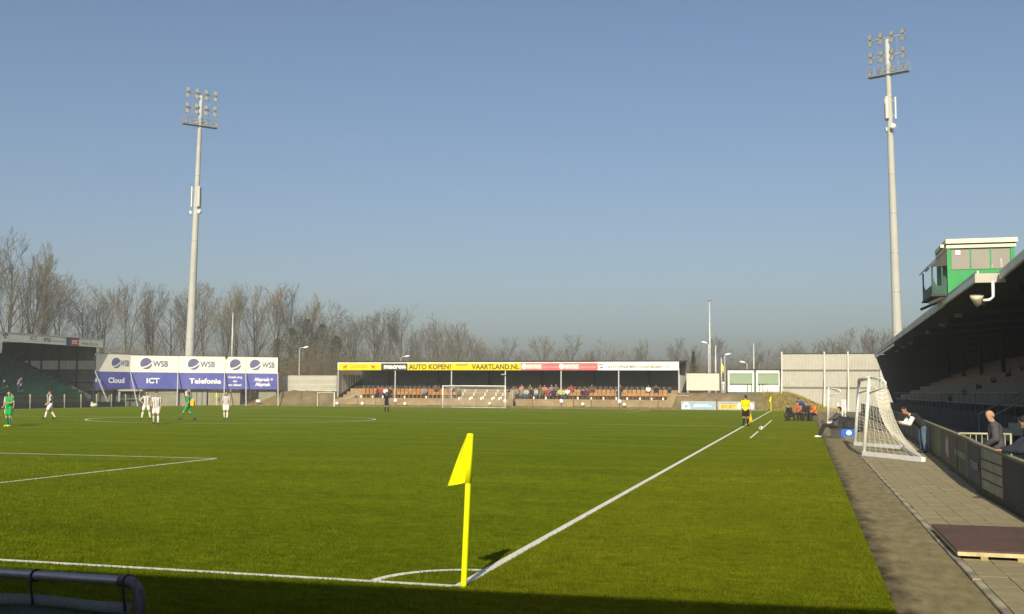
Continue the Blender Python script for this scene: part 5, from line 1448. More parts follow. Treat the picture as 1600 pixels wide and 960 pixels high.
MB().tube([(p.x - 0.09, 119, p.z + 0.5), (p.x, 118.95, p.z + 0.1), (p.x + 0.02, 118.95, p.z - 0.45), (p.x - 0.02, 119, p.z - 0.75)], [0.03, 0.12, 0.10, 0.02], 8).build('cloth', M_yellowcloth, t, True)
p = atY(1108.5, 470, 126)
t = thing('training_floodlight', 'tall thin mast with a flat lamp at its top beyond the cream fence', 'floodlight mast', (p.x, 126, -0.12))
MB().tube([(p.x, 126, -0.12), (p.x, 126, 7), (p.x, 126, p.z)], [0.17, 0.14, 0.08], 10).build('shaft', M_galv, t, True)
MB().box(p.x - 0.35, p.x + 0.28, 125.75, 126.15, p.z, p.z + 0.14).build('lamp', M_mastgrey, t)
MB().box(p.x + 0.10, p.x + 0.36, 125.8, 126.1, p.z + 0.141, p.z + 0.24).build('lamp', M_mastgrey, t)
# ================================================================== bare winter trees
M_bark = mat('grey_brown_bark', (0.100, 0.090, 0.055), 0.9, 0.25, 1.5)
M_twig = mat('olive_brown_twigs', (0.125, 0.112, 0.060), 0.9, 0.25, 0.8)
M_bark2 = mat('dark_bark', (0.072, 0.066, 0.043), 0.9, 0.25, 1.5)
M_twig2 = mat('reddish_twigs', (0.128, 0.098, 0.058), 0.9, 0.25, 0.8)
def make_tree(seed, H, spread=1.0, forks=1, first=0.26, nl=15, tw=1.0):
    """two meshes: trunk with limbs, crown of ascending twigs.  H is the full height."""
    r = random.Random(seed)
    wood = MB(); twig = MB()
    def rv(): return Vector((r.gauss(0, 1), r.gauss(0, 1), r.gauss(0, 1)))
    def shoot(p, d, length, rad, lev):
        """a nearly straight, slowly rising shoot; returns its points and radii"""
        n = (8, 5, 4, 3, 2)[lev]
        pts = [Vector(p)]; rs = [rad]; dd = Vector(d).normalized()
        for k in range(n):
            dd = (dd + rv() * (0.035, 0.06, 0.075, 0.08, 0.06)[lev] + Vector((0, 0, (0.05, 0.10, 0.07, 0.04, 0.0)[lev]))).normalized()
            pts.append(pts[-1] + dd * (length / n)); rs.append(rad * (1 - 0.75 * (k + 1) / n))
        if lev < 2: wood.tube(pts, [max(q, 0.02) for q in rs], 6 if lev == 0 else 4, 0, False)
        else: twig.tube(pts, [max(q, 0.010) for q in rs], 3, 0, False)
        return pts, rs
    def branch(pts, rs, length, lev, cnt, lo, ang0, ang1, f0, f1):
        n = len(pts) - 1
        for k in range(cnt):
            t_ = lo + (0.97 - lo) * (k + r.random()) / cnt
            i = min(int(t_ * n), n - 1); q = pts[i].lerp(pts[i + 1], t_ * n - i); ax = (pts[i + 1] - pts[i]).normalized()
            side = rv(); side = (side - ax * side.dot(ax)).normalized()
            an = R(r.uniform(ang0, ang1) * spread)
            yield q, ax * math.cos(an) + side * math.sin(an), length * r.uniform(f0, f1) * (1 - 0.55 * t_), max(rs[i] * r.uniform(0.38, 0.55), 0.012)
    leaders = []
    base, brs = shoot((0, 0, -0.3), (r.uniform(-.04, .04), r.uniform(-.04, .04), 1), H * (0.92 if forks == 1 else r.uniform(0.28, 0.4)), H * 0.0125, 0)
    if forks == 1: leaders.append((base, brs, H * 0.92, first))
    else:
        for k in range(forks):
            a = 6.28 * k / forks + r.random(); t_ = r.uniform(0.10, 0.24)
            p, q = shoot(base[-1 - (k % 2)], (math.cos(a) * t_ * spread, math.sin(a) * t_ * spread, 1), H * r.uniform(0.55, 0.66), brs[-2] * 0.9 + 0.03, 0)
            leaders.append((p, q, H * 0.75, 0.10))
    for pts, rs, L, lo in leaders:
        for q, d, ln, rad in branch(pts, rs, L * 0.62, 1, max(5, nl // len(leaders) + 3), lo, 28, 46, 0.75, 1.05):
            p1, r1 = shoot(q, d, ln, rad, 1)
            for q2, d2, l2, ra2 in branch(p1, r1, ln, 2, 6, 0.15, 22, 42, 0.5, 0.8):
                p2, r2_ = shoot(q2, d2, l2, ra2, 2)
                for q3, d3, l3, ra3 in branch(p2, r2_, l2, 3, int(4 * tw + r.random()), 0.1, 20, 42, 0.5, 0.85):
                    p3, r3 = shoot(q3, d3, l3, ra3, 3)
                    for q4, d4, l4, ra4 in branch(p3, r3, l3, 4, int(2.4 * tw + r.random()), 0.1, 20, 40, 0.5, 0.9):
                        if l4 > 0.12: shoot(q4, d4, max(l4, 0.3), ra4, 4)
    top = max(v[2] for v in twig.v)
    k = H / top
    wood.v = [(a * k, b * k, c * k) for a, b, c in wood.v]; twig.v = [(a * k, b * k, c * k) for a, b, c in twig.v]
    return wood.mesh('trunk'), twig.mesh('crown')
PROTO = []
for i, (sd, sp, fk, fi, nl, tw) in enumerate(((11, 1.0, 1, 0.30, 15, 0.9), (12, 0.75, 1, 0.26, 16, 0.9), (13, 1.15, 1, 0.22, 15, 0.9), (14, 0.85, 2, 0.2, 16, 0.9), (15, 0.62, 1, 0.24, 17, 0.9), (16, 0.9, 3, 0.2, 18, 0.85), (17, 1.1, 2, 0.2, 16, 0.95))):
    a, b_ = make_tree(sd, 16.0, sp, fk, fi, nl, tw)
    v = i % 2
    a.materials.append((M_bark, M_bark2)[v]); b_.materials.append((M_twig, M_twig2)[(i // 2) % 2])
    PROTO.append((a, b_))
TREES = [(-55, 380, 138, 0), (-18, 372, 141, 3), (20, 357, 139, 0), (42, 372, 144, 4), (72, 388, 145, 1), (104, 424, 150, 6), (138, 437, 155, 2), (166, 442, 160, 5), (205, 432, 158, 3), (238, 440, 165, 4), (270, 442, 163, 2), (300, 437, 168, 1),
         (328, 438, 165, 6), (352, 452, 172, 4), (375, 437, 163, 5), (398, 440, 170, 1), (430, 439, 163, 3), (455, 442, 166, 0), (474, 455, 170, 4), (496, 468, 170, 6), (524, 478, 174, 2), (556, 487, 178, 5), (585, 482, 180, 1), (604, 478, 178, 3), (628, 474, 180, 0),
         (654, 505, 186, 4), (672, 500, 190, 6), (692, 487, 184, 2), (716, 500, 186, 5), (744, 520, 196, 3), (772, 535, 200, 2), (796, 523, 200, 0), (822, 545, 206, 6), (848, 521, 200, 3), (870, 545, 210, 1), (896, 519, 204, 0), (925, 545, 210, 5), (948, 526, 208, 2), (975, 542, 215, 6), (996, 528, 208, 4),
         (1022, 552, 218, 2), (1058, 525, 214, 1), (1084, 536, 216, 5), (1120, 522, 212, 3), (1150, 541, 220, 2), (1180, 531, 214, 0), (1206, 541, 222, 6), (1240, 530, 220, 5), (1264, 528, 218, 2), (1292, 525, 214, 3), (1315, 530, 214, 5), (1340, 508, 200, 6), (1366, 514, 202, 3), (1400, 505, 200, 5), (1440, 508, 200, 2)]
KIND = ('open-crowned single-stemmed', 'narrow single-stemmed', 'wide spreading', 'twin-stemmed upright', 'slender upright', 'three-stemmed', 'twin-stemmed spreading')
MARKS = [(-30, 'behind the plain fascia of the green-seated stand'), (30, 'tallest of those behind the green-seated stand roof'), (60, 'behind the black emblem on the green-seated stand fascia'), (90, 'behind the green-seated stand fascia lettering'), (120, 'behind the red panel of the green-seated stand fascia'),
         (155, 'behind the end of the green-seated stand fascia'), (180, 'above the Cloud banner'), (220, 'above the seam of the Cloud and ICT banners'), (255, 'above the ICT banner'), (285, 'next to the mast behind the sponsor wall'), (310, 'behind the mast at the sponsor wall'),
         (340, 'above the Telefonie banner'), (362, 'beside the thin bare pole'), (385, 'above the small globe banner'), (412, 'above the Afspraak banner'), (440, 'above the end of the sponsor wall'), (465, 'beside the street lamp over the off-white fence'), (485, 'behind the street lamp over the off-white fence'), (510, 'over the off-white board fence'),
         (540, 'at the end of the far stand roof'), (570, 'above the sign with red animals'), (595, 'above the seam of the animal and black signs'), (615, 'above the black sign'), (640, 'beside the lamp head over the black sign'), (662, 'above AUTO lettering'), (682, 'above KOPEN lettering'), (705, 'above the question mark on the yellow sign'), (730, 'above the car figure on the yellow sign'),
         (760, 'above the start of VAARTLAND lettering'), (785, 'above the middle of VAARTLAND lettering'), (810, 'above the NL lettering'), (835, 'above the first round emblem'), (860, 'above the first red sign half'), (885, 'above the second round emblem'), (910, 'above the second red sign half'), (937, 'above the seam of the red and white signs'),
         (960, 'above auto lettering on the white sign'), (985, 'above huren lettering on the white sign'), (1010, 'above the start of curacao lettering'), (1040, 'above the end of curacao lettering'), (1070, 'at the far stand roof end by the cream fence'), (1100, 'behind the narrow conifer'), (1135, 'behind the flag poles'), (1165, 'behind the kiosk nearer the far stand'),
         (1195, 'behind the dark grey pole at the kiosks'), (1222, 'behind the kiosk next to the corrugated fence'), (1252, 'above the first corrugated sheet panel'), (1280, 'above the middle of the corrugated fence'), (1305, 'above the second fence post'), (1330, 'above the third fence post'), (1355, 'behind the end of the corrugated fence'), (1385, 'beside the main stand roof tip'), (2000, 'behind the main stand roof')]
for i, (xp, yt, Y, k) in enumerate(TREES):
    top = atY(xp, yt, Y); base = (top.x, Y, -0.15)
    H = top.z + 0.15
    lab = '%s bare tree %s' % (KIND[k], [l for lim, l in MARKS if xp < lim][0])
    grp = 'bare winter trees beyond the ground'
    t = thing('bare_tree', lab, 'tree', base, RND.uniform(0, 6.28), grp)
    s = H / 16.0; w = s * RND.uniform(0.9, 1.1) * (1.0 if xp < 500 else 1.08)
    for nm, me in zip(('trunk', 'crown'), PROTO[k]):
        o = part(nm, me, t, M=Matrix.Diagonal((w, w, s, 1)))
# conifer-like dark shapes
def evergreen(xp, yt, Y, wd, label, m):
    top = atY(xp, yt, Y); H = top.z
    t = thing('evergreen_tree', label, 'tree', (top.x, Y, -0.15))
    r = random.Random(int(xp)); q = MB()
    MB().tube([(0, 0, 0), (0, 0, H * 0.7)], [0.2, 0.05], 6).build('trunk', M_bark2, t, local=True)
    for k in range(1500 if wd < 1.5 else 4200):
        u = r.random() ** 0.8; z = 0.6 + (H - 0.6) * u
        rad = (wd * (1 - u) ** 0.7 if wd < 1.5 else wd * 0.75 * math.sqrt(max(0.02, 1 - u ** 3))) * math.sqrt(r.random()) * (0.75 + 0.9 * noise.noise(Vector((z * 0.45, xp, r.random() * 1.2))))
        a = r.uniform(0, 6.28); c = Vector((rad * math.cos(a), rad * math.sin(a), z)); s_ = r.uniform(0.12, 0.34)
        d1 = Vector((r.gauss(0, 1), r.gauss(0, 1), r.gauss(0, .6))).normalized() * s_; d2 = Vector((r.gauss(0, 1), r.gauss(0, 1), r.gauss(0, .6))).normalized() * s_ * 0.6
        q.add([c, c + d1, c + d2], [(0, 1, 2)])
    q.build('foliage', m, t, local=True)
M_ever = mat('dark_evergreen', (0.058, 0.062, 0.024), 0.85, 0.4, 1.0)
M_ever2 = mat('olive_evergreen', (0.085, 0.082, 0.032), 0.85, 0.4, 1.0)
evergreen(1083, 548, 140, 1.3, 'narrow dark conifer behind the cream board fence', M_ever)
EV = ['dark ivy-clad tree behind the sponsor wall end', 'dark ivy-clad tree beside the off-white fence lamp', 'tallest dark ivy-clad tree behind the off-white fence lamp', 'broad dark ivy-clad tree over the off-white fence', 'dark ivy-clad tree at the far stand roof end', 'dark evergreen over the Cloud banner', 'dark evergreen at the end of the green-seated stand fascia', 'dark evergreen above the animal sign', 'dark evergreen above the question mark on the yellow sign']
for i, (xp, yt, Y, wd) in enumerate(((434, 528, 150, 4.6), (456, 512, 154, 5.0), (480, 498, 158, 5.0), (504, 505, 156, 5.2), (526, 524, 158, 4.4))):
    evergreen(xp, yt, Y, wd, EV[i], M_ever if i % 3 else M_ever2)

# undergrowth: brush of thin stems and last year's leaves, seen as one mass
def brush():
    r = random.Random(21); st = MB(); lf = 0
    for k in range(26000):
        xp = r.uniform(-90, 1420)
        Y = r.uniform(128, 150) if xp < 480 else r.uniform(135, 178)
        base = atY(xp, 606, Y); x = base.x
        prof = 11.5 if xp < 120 else 11.0 if xp < 420 else 12.5 if xp < 540 else 10.5 if xp < 760 else 6.6 if xp < 1040 else 8.0 if xp < 1200 else 8.6
        h = prof * (0.3 + 0.7 * r.random() ** 1.1) * (0.75 + 0.5 * noise.noise(Vector((xp * 0.013, Y * 0.05, 2)))) * Y / 145
        a = Vector((r.gauss(0, .22), r.gauss(0, .22), 1)); p = Vector((x, Y, 0))
        mi = 0 if r.random() < 0.6 else 1
        q = p + a * h
        w = r.uniform(0.02, 0.045)
        st.add([(p.x - w, p.y, 0), (p.x + w, p.y, 0), (q.x, q.y, q.z)], [(0, 1, 2)], mi)
        for j in range(7):
            f = r.uniform(0.25, 1); b = p + a * (h * f); d = Vector((r.gauss(0, 1), r.gauss(0, 1), r.gauss(0.5, .6))).normalized() * r.uniform(0.4, 1.3) * (1.2 - f * 0.4)
            e = d.orthogonal().normalized() * r.uniform(0.014, 0.034)
            st.add([b - e, b + e, b + d], [(0, 1, 2)], mi)
            if r.random() < 0.55:
                c = b + d * r.random(); d1 = Vector((r.gauss(0, 1), r.gauss(0, 1), r.gauss(0, 1))).normalized() * r.uniform(0.05, 0.16)
                d2 = Vector((r.gauss(0, 1), r.gauss(0, 1), r.gauss(0, 1))).normalized() * r.uniform(0.05, 0.14)
                g = noise.noise(Vector((xp * 0.01, Y * 0.03, 7)))
                st.add([c, c + d1, c + d2], [(0, 1, 2)], 3 if (g < -0.05 and xp > 300) or (xp < 135 and g < 0.25) else 2)
    tag(st.build('undergrowth', [mat('olive_brush_stems', (0.105, 0.090, 0.046), 0.9, 0.3, 0.5), mat('brown_brush_stems', (0.11, 0.082, 0.045), 0.9, 0.3, 0.5), mat('dull_green_leaves', (0.085, 0.085, 0.028), 0.8, 0.3, 0.6), mat('rusty_dead_leaves', (0.16, 0.095, 0.04), 0.85, 0.3, 0.6)]), 'brown and dull green brushwood under the bare trees', 'undergrowth', kind='stuff')
brush()
def far_wood():
    """second, farther row of trees and brush that reads as one mass"""
    r = random.Random(5); q = MB()
    for k in range(150):
        xp = r.uniform(-80, 1420); Y = r.uniform(200, 260)
        b = atY(xp, 606, Y); h = (12.0 if xp < 500 else 9.0 if xp < 760 else 5.4) * r.uniform(0.7, 1.2) * Y / 180
        q.tube([(b.x, Y, -0.2), (b.x + r.gauss(0, .3), Y, h * 0.7)], [0.16, 0.05], 4)
        for j in range(170):
            f = r.random() ** 0.7; a = r.uniform(0, 6.28); rad = 3.2 * math.sin(math.pi * (0.12 + 0.8 * f)) * r.random()
            c = Vector((b.x + rad * math.cos(a), Y + rad * math.sin(a), h * (0.12 + 0.8 * f)))
            d = Vector((math.cos(a) * 0.5, math.sin(a) * 0.5, r.uniform(0.4, 1.3))).normalized() * r.uniform(0.7, 1.8); e = Vector((math.sin(a), -math.cos(a), 0)) * r.uniform(.02, .045)
            q.add([c - e, c + e, c + d], [(0, 1, 2)])
    tag(q.build('distant_wood', M_twig), 'hazy brown mass of distant trees behind the first row', 'wood', kind='stuff')
far_wood()
# ================================================================== people
M_skin = mat('light_skin', (0.46, 0.27, 0.18), 0.6, 0.08, 12)
M_skin2 = mat('tanned_skin', (0.36, 0.19, 0.11), 0.6, 0.08, 12)
M_hair_d = mat('dark_hair', (0.025, 0.018, 0.013), 0.7, 0.3, 30)
M_hair_b = mat('brown_hair', (0.09, 0.055, 0.03), 0.7, 0.3, 30)
M_hair_g = mat('grey_hair', (0.28, 0.26, 0.23), 0.7, 0.2, 30)
def cloth(name, c, var=0.15): return mat(name, c, 0.9, var, 7, 0.25, 18, spec=0.15)
def striped():
    m = bpy.data.materials.new('white_black_striped_shirt'); m.use_nodes = True
    n = m.node_tree; b = n.nodes['Principled BSDF']; b.inputs['Roughness'].default_value = 0.9
    tc = n.nodes.new('ShaderNodeTexCoord'); sp = n.nodes.new('ShaderNodeSeparateXYZ'); n.links.new(tc.outputs['Object'], sp.inputs[0])
    w = n.nodes.new('ShaderNodeMath'); w.operation = 'MULTIPLY'; w.inputs[1].default_value = 2 * math.pi / 0.085; n.links.new(sp.outputs['X'], w.inputs[0])
    s = n.nodes.new('ShaderNodeMath'); s.operation = 'COSINE'; n.links.new(w.outputs[0], s.inputs[0])
    r = n.nodes.new('ShaderNodeValToRGB'); r.color_ramp.interpolation = 'LINEAR'
    r.color_ramp.elements[0].position = 0.62; r.color_ramp.elements[1].position = 0.72
    r.color_ramp.elements[0].color = (0.74, 0.72, 0.70, 1); r.color_ramp.elements[1].color = (0.05, 0.03, 0.035, 1)
    mr = n.nodes.new('ShaderNodeMapRange'); mr.inputs['From Min'].default_value = -1; n.links.new(s.outputs[0], mr.inputs['Value'])
    n.links.new(mr.outputs[0], r.inputs['Fac']); n.links.new(r.outputs['Color'], b.inputs['Base Color'])
    return m
M_stripe = striped()
M_wshort = cloth('white_shorts', (0.74, 0.73, 0.70)); M_wsock = cloth('white_socks', (0.72, 0.71, 0.66))
M_gshirt = cloth('green_shirt', (0.02, 0.30, 0.075)); M_gshort = cloth('green_shorts', (0.015, 0.34, 0.06)); M_gsock = cloth('dark_green_socks', (0.02, 0.17, 0.06))
M_blackc = cloth('black_cloth', (0.016, 0.016, 0.018)); M_refy = cloth('yellow_referee_shirt', (0.80, 0.58, 0.0))
M_boot = mat('black_boots', (0.02, 0.02, 0.02), 0.5); M_bootw = mat('white_shoes', (0.7, 0.7, 0.66), 0.5)
M_booty = mat('neon_yellow_boots', (0.6, 0.75, 0.05), 0.5)
M_jean = cloth('blue_jeans', (0.09, 0.13, 0.20)); M_navy = cloth('navy_jacket', (0.03, 0.035, 0.05)); M_char = cloth('charcoal_jacket', (0.075, 0.075, 0.08)); M_drk = cloth('dark_trousers', (0.03, 0.03, 0.033))

JD = dict(head=(0, 0.02, 1.665), neck=(0, 0, 1.50), chest=(0, 0, 1.34), belly=(0, 0.01, 1.12), pelvis=(0, 0, 0.96),
          shL=(-0.185, 0, 1.43), shR=(0.185, 0, 1.43), elL=(-0.245, -0.03, 1.15), elR=(0.245, -0.03, 1.15), waL=(-0.25, 0.06, 0.91), waR=(0.25, 0.06, 0.91),
          hiL=(-0.095, 0, 0.93), hiR=(0.095, 0, 0.93), knL=(-0.115, 0.03, 0.50), knR=(0.115, 0.03, 0.50), anL=(-0.125, -0.01, 0.085), anR=(0.125, -0.01, 0.085),
          toL=(-0.15, 0.16, 0.035), toR=(0.15, 0.16, 0.035), face=(0, 1, 0))
def J(**k):
    d = {a: Vector(b) for a, b in JD.items()}
    for a, b in k.items(): d[a] = Vector(b)
    return d
def lean(j, names, pivot, ang):
    M = Matrix.Translation(pivot) @ Matrix.Rotation(ang, 4, 'X') @ Matrix.Translation(-Vector(pivot))
    for n in names: j[n] = M @ j[n]
    return j
UP = ['head', 'neck', 'chest', 'belly', 'shL', 'shR', 'elL', 'elR', 'waL', 'waR']

def capsule(mb, p0, p1, r0, r1, n=10, flat=1.0, side=None):
    """closed tapered capsule; flat squashes it across 'side'"""
    p0, p1 = Vector(p0), Vector(p1); d = p1 - p0
    if d.length < 1e-5: d = Vector((0, 0, 1e-4)); p1 = p0 + d
    d.normalize()
    a = (side - d * side.dot(d)).normalized() if side is not None else d.orthogonal().normalized()
    b = d.cross(a); rings = []
    for k in (1, 2, 3): t = math.pi / 2 * k / 3; rings.append((p0 - d * r0 * math.cos(t), r0 * math.sin(t)))
    for k in (0, 1, 2): t = math.pi / 2 * k / 3; rings.append((p1 + d * r1 * math.sin(t), r1 * math.cos(t)))
    vs = [p0 - d * r0]
    for c, r in rings:
        for i in range(n):
            t = 2 * math.pi * i / n; vs.append(c + a * (r * math.cos(t)) + b * (r * flat * math.sin(t)))
    vs.append(p1 + d * r1); fs = []
    m = len(rings)
    for i in range(n):
        j = (i + 1) % n
        fs.append((0, 1 + j, 1 + i))
        for k in range(m - 1): fs.append((1 + k * n + i, 1 + k * n + j, 1 + (k + 1) * n + j, 1 + (k + 1) * n + i))
        fs.append((1 + (m - 1) * n + i, 1 + (m - 1) * n + j, len(vs) - 1))
    mb.add(vs, fs)
X_ = Vector((1, 0, 0))
def torso(mb, j, g=0.0, low=True):
    for s in (-1, 1):
        sx_ = (j['shR'] - j['shL']).normalized()
        capsule(mb, j['chest'] + sx_ * 0.075 * s + Vector((0, 0, 0.02)), j['belly'] + sx_ * 0.06 * s, 0.112 + g, 0.098 + g)
        capsule(mb, j['belly'] + sx_ * 0.06 * s, j['pelvis'] + sx_ * 0.065 * s, 0.098 + g, 0.105 + g)
        capsule(mb, j['chest'] + sx_ * 0.05 * s + (j['neck'] - j['chest']) * 0.2, j['sh' + ('R' if s > 0 else 'L')], 0.085 + g, 0.062 + g)
def sgn_hand(mb, j, S, curl=0.5):
    w = j['wa' + S]; e = j['el' + S]; d = (w - e).normalized()
    if ('ha' + S) in j: d = (j['ha' + S] - w).normalized()
    lat = Vector((0, 1, 0)) if abs(d.y) < 0.8 else Vector((1, 0, 0))
    lat = (lat - d * lat.dot(d)).normalized(); nrm = d.cross(lat)
    if S == 'L': nrm = -nrm
    capsule(mb, w, w + d * 0.075, 0.030, 0.036, 8, 0.6, lat)
    for k in range(4):
        b = w + d * 0.09 + lat * (0.027 - 0.018 * k); L = (0.070, 0.078, 0.072, 0.056)[k]
        m_ = b + d * L * 0.5 - nrm * 0.006; t = m_ + (d * (1 - curl) - nrm * curl).normalized() * L * 0.55
        capsule(mb, b, m_, 0.0095, 0.009, 6); capsule(mb, m_, t, 0.009, 0.0075, 6)
    b = w + d * 0.03 + lat * 0.03; m_ = b + (d * 0.6 + lat * 0.7).normalized() * 0.045
    capsule(mb, b, m_, 0.012, 0.010, 6); capsule(mb, m_, m_ + (d * 0.9 - nrm * 0.3).normalized() * 0.035, 0.010, 0.008, 6)
def head_shape(mb, j):
    h = j['head']; f = j['face'].normalized(); n = j['neck']; u = (h - n).normalized(); u = (u * 0.6 + Vector((0, 0, 1)) * 0.4).normalized()
    f = (f - u * f.dot(u)).normalized(); s = f.cross(u)
    capsule(mb, n - u * 0.04, h - u * 0.06, 0.058, 0.054)
    capsule(mb, h + u * 0.035 - f * 0.012, h + u * 0.02 - f * 0.02, 0.088, 0.086, 12, 1.05, s)
    capsule(mb, h - u * 0.085 + f * 0.042, h + u * 0.05 + f * 0.022, 0.046, 0.070, 12)
    capsule(mb, h - u * 0.008 + f * 0.088, h - u * 0.034 + f * 0.104, 0.010, 0.015, 8)
    capsule(mb, h + u * 0.018 + f * 0.078 - s * 0.035, h + u * 0.018 + f * 0.078 + s * 0.035, 0.016, 0.016, 8)
    for k in (-1, 1): capsule(mb, h + u * 0.02 + s * 0.084 * k - f * 0.01, h - u * 0.02 + s * 0.080 * k, 0.017, 0.012, 8)
    return h, f, u, s
def remesh(mb, vox, name, smooth=6):
    me = mb.mesh(name); o = bpy.data.objects.new('tmp', me); COL.objects.link(o)
    md = o.modifiers.new('r', 'REMESH'); md.mode = 'VOXEL'; md.voxel_size = vox; md.adaptivity = 0
    sm = o.modifiers.new('s', 'SMOOTH'); sm.iterations = smooth; sm.factor = 0.4
    dg = bpy.context.evaluated_depsgraph_get()
    out = bpy.data.meshes.new_from_object(o.evaluated_get(dg)); out.name = name
    bpy.data.objects.remove(o); bpy.data.meshes.remove(me)
    out.shade_smooth()
    return out
def body_meshes(j, vox=0.014, sleeves='short', legs='shorts', hair='short', loose=0.0, coat=0.0):
    """dict of meshes: body (one continuous skin), shirt, legs wear, socks, shoes, hair"""
    out = {}
    b = MB(); torso(b, j)
    for S in 'LR':
        capsule(b, j['sh' + S], j['el' + S], 0.052, 0.040); capsule(b, j['el' + S], j['wa' + S], 0.041, 0.028); sgn_hand(b, j, S)
        capsule(b, j['hi' + S], j['kn' + S], 0.088, 0.056); capsule(b, j['kn' + S], j['an' + S].lerp(j['kn' + S], 0.6), 0.055, 0.056); capsule(b, j['an' + S].lerp(j['kn' + S], 0.62), j['an' + S], 0.057, 0.036)
        capsule(b, j['an' + S] - Vector((0, 0, 0.03)), j['to' + S], 0.040, 0.034)
    head_shape(b, j)
    out['body'] = remesh(b, min(vox, 0.012) if vox < 0.02 else vox, 'body', 3)
    c = MB(); torso(c, j, 0.018 + loose)
    if coat:
        for S in 'LR': capsule(c, j['hi' + S] + Vector((0, 0, 0.05)), j['hi' + S].lerp(j['kn' + S], coat), 0.125, 0.115)
    for S in 'LR':
        el = j['el' + S] if sleeves == 'long' else j['sh' + S].lerp(j['el' + S], 0.72)
        capsule(c, j['sh' + S], el, 0.070 + loose, 0.060 + loose * .7)
        if sleeves == 'long': capsule(c, j['el' + S], j['el' + S].lerp(j['wa' + S], 0.92), 0.060 + loose * .7, 0.043 + loose * .4)
    capsule(c, j['chest'].lerp(j['neck'], 0.5), j['neck'] - Vector((0, 0, 0.015)), 0.085, 0.066)
    out['shirt'] = remesh(c, vox, 'shirt', 3)
    l = MB()
    sx_ = (j['shR'] - j['shL']).normalized()
    for S, k in (('L', -1), ('R', 1)):
        capsule(l, j['pelvis'] + sx_ * 0.06 * k + Vector((0, 0, 0.04)), j['hi' + S], 0.118, 0.112)
        if legs == 'shorts': capsule(l, j['hi' + S], j['hi' + S].lerp(j['kn' + S], 0.68), 0.112, 0.105)
        else:
            capsule(l, j['hi' + S], j['kn' + S], 0.105, 0.076); capsule(l, j['kn' + S], j['an' + S] + Vector((0, 0, 0.02)), 0.075, 0.066)
    out['legwear'] = remesh(l, vox, 'legwear', 3)
    if legs == 'shorts':
        s = MB()
        for S in 'LR': capsule(s, j['kn' + S].lerp(j['an' + S], 0.16), j['an' + S].lerp(j['kn' + S], 0.6), 0.062, 0.066); capsule(s, j['an' + S].lerp(j['kn' + S], 0.62), j['an' + S], 0.066, 0.046)
        out['socks'] = remesh(s, vox, 'socks', 3)
    f = MB()
    for S in 'LR': capsule(f, j['an' + S] - Vector((0, 0, 0.035)) - (j['to' + S] - j['an' + S]).normalized() * 0.03, j['to' + S], 0.050, 0.042)
    out['shoes'] = remesh(f, vox, 'shoes', 3)
    if hair:
        h = MB(); hh = j['head']; fc = j['face'].normalized(); u = ((hh - j['neck']).normalized() * 0.6 + Vector((0, 0, 0.4))).normalized(); fc = (fc - u * fc.dot(u)).normalized(); s = fc.cross(u)
        if hair == 'short':
            capsule(h, hh + u * 0.058 - fc * 0.005, hh + u * 0.035 - fc * 0.035, 0.088, 0.090, 12, 1.0, s); capsule(h, hh - fc * 0.055 + u * 0.03, hh - fc * 0.055 - u * 0.03, 0.070, 0.055)
        elif hair == 'fringe':
            capsule(h, hh - fc * 0.062 + u * 0.01, hh - fc * 0.055 - u * 0.04, 0.064, 0.050)
            for k in (-1, 1): capsule(h, hh + s * 0.068 * k - fc * 0.03 + u * 0.015, hh + s * 0.064 * k - fc * 0.035 - u * 0.025, 0.030, 0.024)
        out['hair'] = remesh(h, vox, 'hair', 3)
    return out
def person(name_label, loc, rz, meshes, mats, group=None, s=1.0, extra=None):
    """a body mesh at the top of its own little tree: body > shirt, legwear, socks, shoes, hair"""
    o = bpy.data.objects.new('person', meshes['body']); COL.objects.link(o)
    o.matrix_basis = Matrix.Translation(Vector(loc)) @ Matrix.Rotation(rz, 4, 'Z') @ Matrix.Diagonal((s, s, s, 1))
    tag(o, name_label, 'person', group)
    def setm(ob, m):
        if not len(ob.data.materials): ob.data.materials.append(m)
        ob.material_slots[0].link = 'OBJECT'; ob.material_slots[0].material = m
    setm(o, mats.get('body', M_skin))
    for k in ('shirt', 'legwear', 'socks', 'shoes', 'hair'):
        if k in meshes and mats.get(k) is not None:
            c = bpy.data.objects.new({'legwear': mats.get('legname', 'trousers'), 'shirt': mats.get('topname', 'shirt')}.get(k, k), meshes[k]); COL.objects.link(c); c.parent = o; setm(c, mats[k])
    return o
def face_dir(dx, dy): return math.atan2(dy, dx) - math.pi / 2      # local +y faces (dx,dy)

STRIPE = dict(shirt=M_stripe, legwear=M_wshort, socks=M_wsock, shoes=M_boot, hair=M_hair_d, legname='shorts')
GREEN = dict(shirt=M_gshirt, legwear=M_gshort, socks=M_gsock, shoes=M_boot, hair=M_hair_d, legname='shorts')
toC = Vector((3.3, -10.2))
# hands on hips
j = J(elL=(-0.40, -0.06, 1.20), elR=(0.40, -0.06, 1.20), waL=(-0.21, 0.06, 1.03), waR=(0.21, 0.06, 1.03), haL=(-0.13, 0.10, 0.98), haR=(0.13, 0.10, 0.98),
      knL=(-0.19, 0.02, 0.50), anL=(-0.27, -0.01, 0.085), toL=(-0.33, 0.14, 0.035), knR=(0.19, 0.02, 0.50), anR=(0.25, -0.01, 0.085), toR=(0.31, 0.14, 0.035))
mesh_hips = body_meshes(j)
person('player in black and white stripes with hands on hips, legs apart', (-37.9, 49.9, 0), face_dir(0.62, -0.78), mesh_hips, STRIPE, 'players in stripes', 1.0)
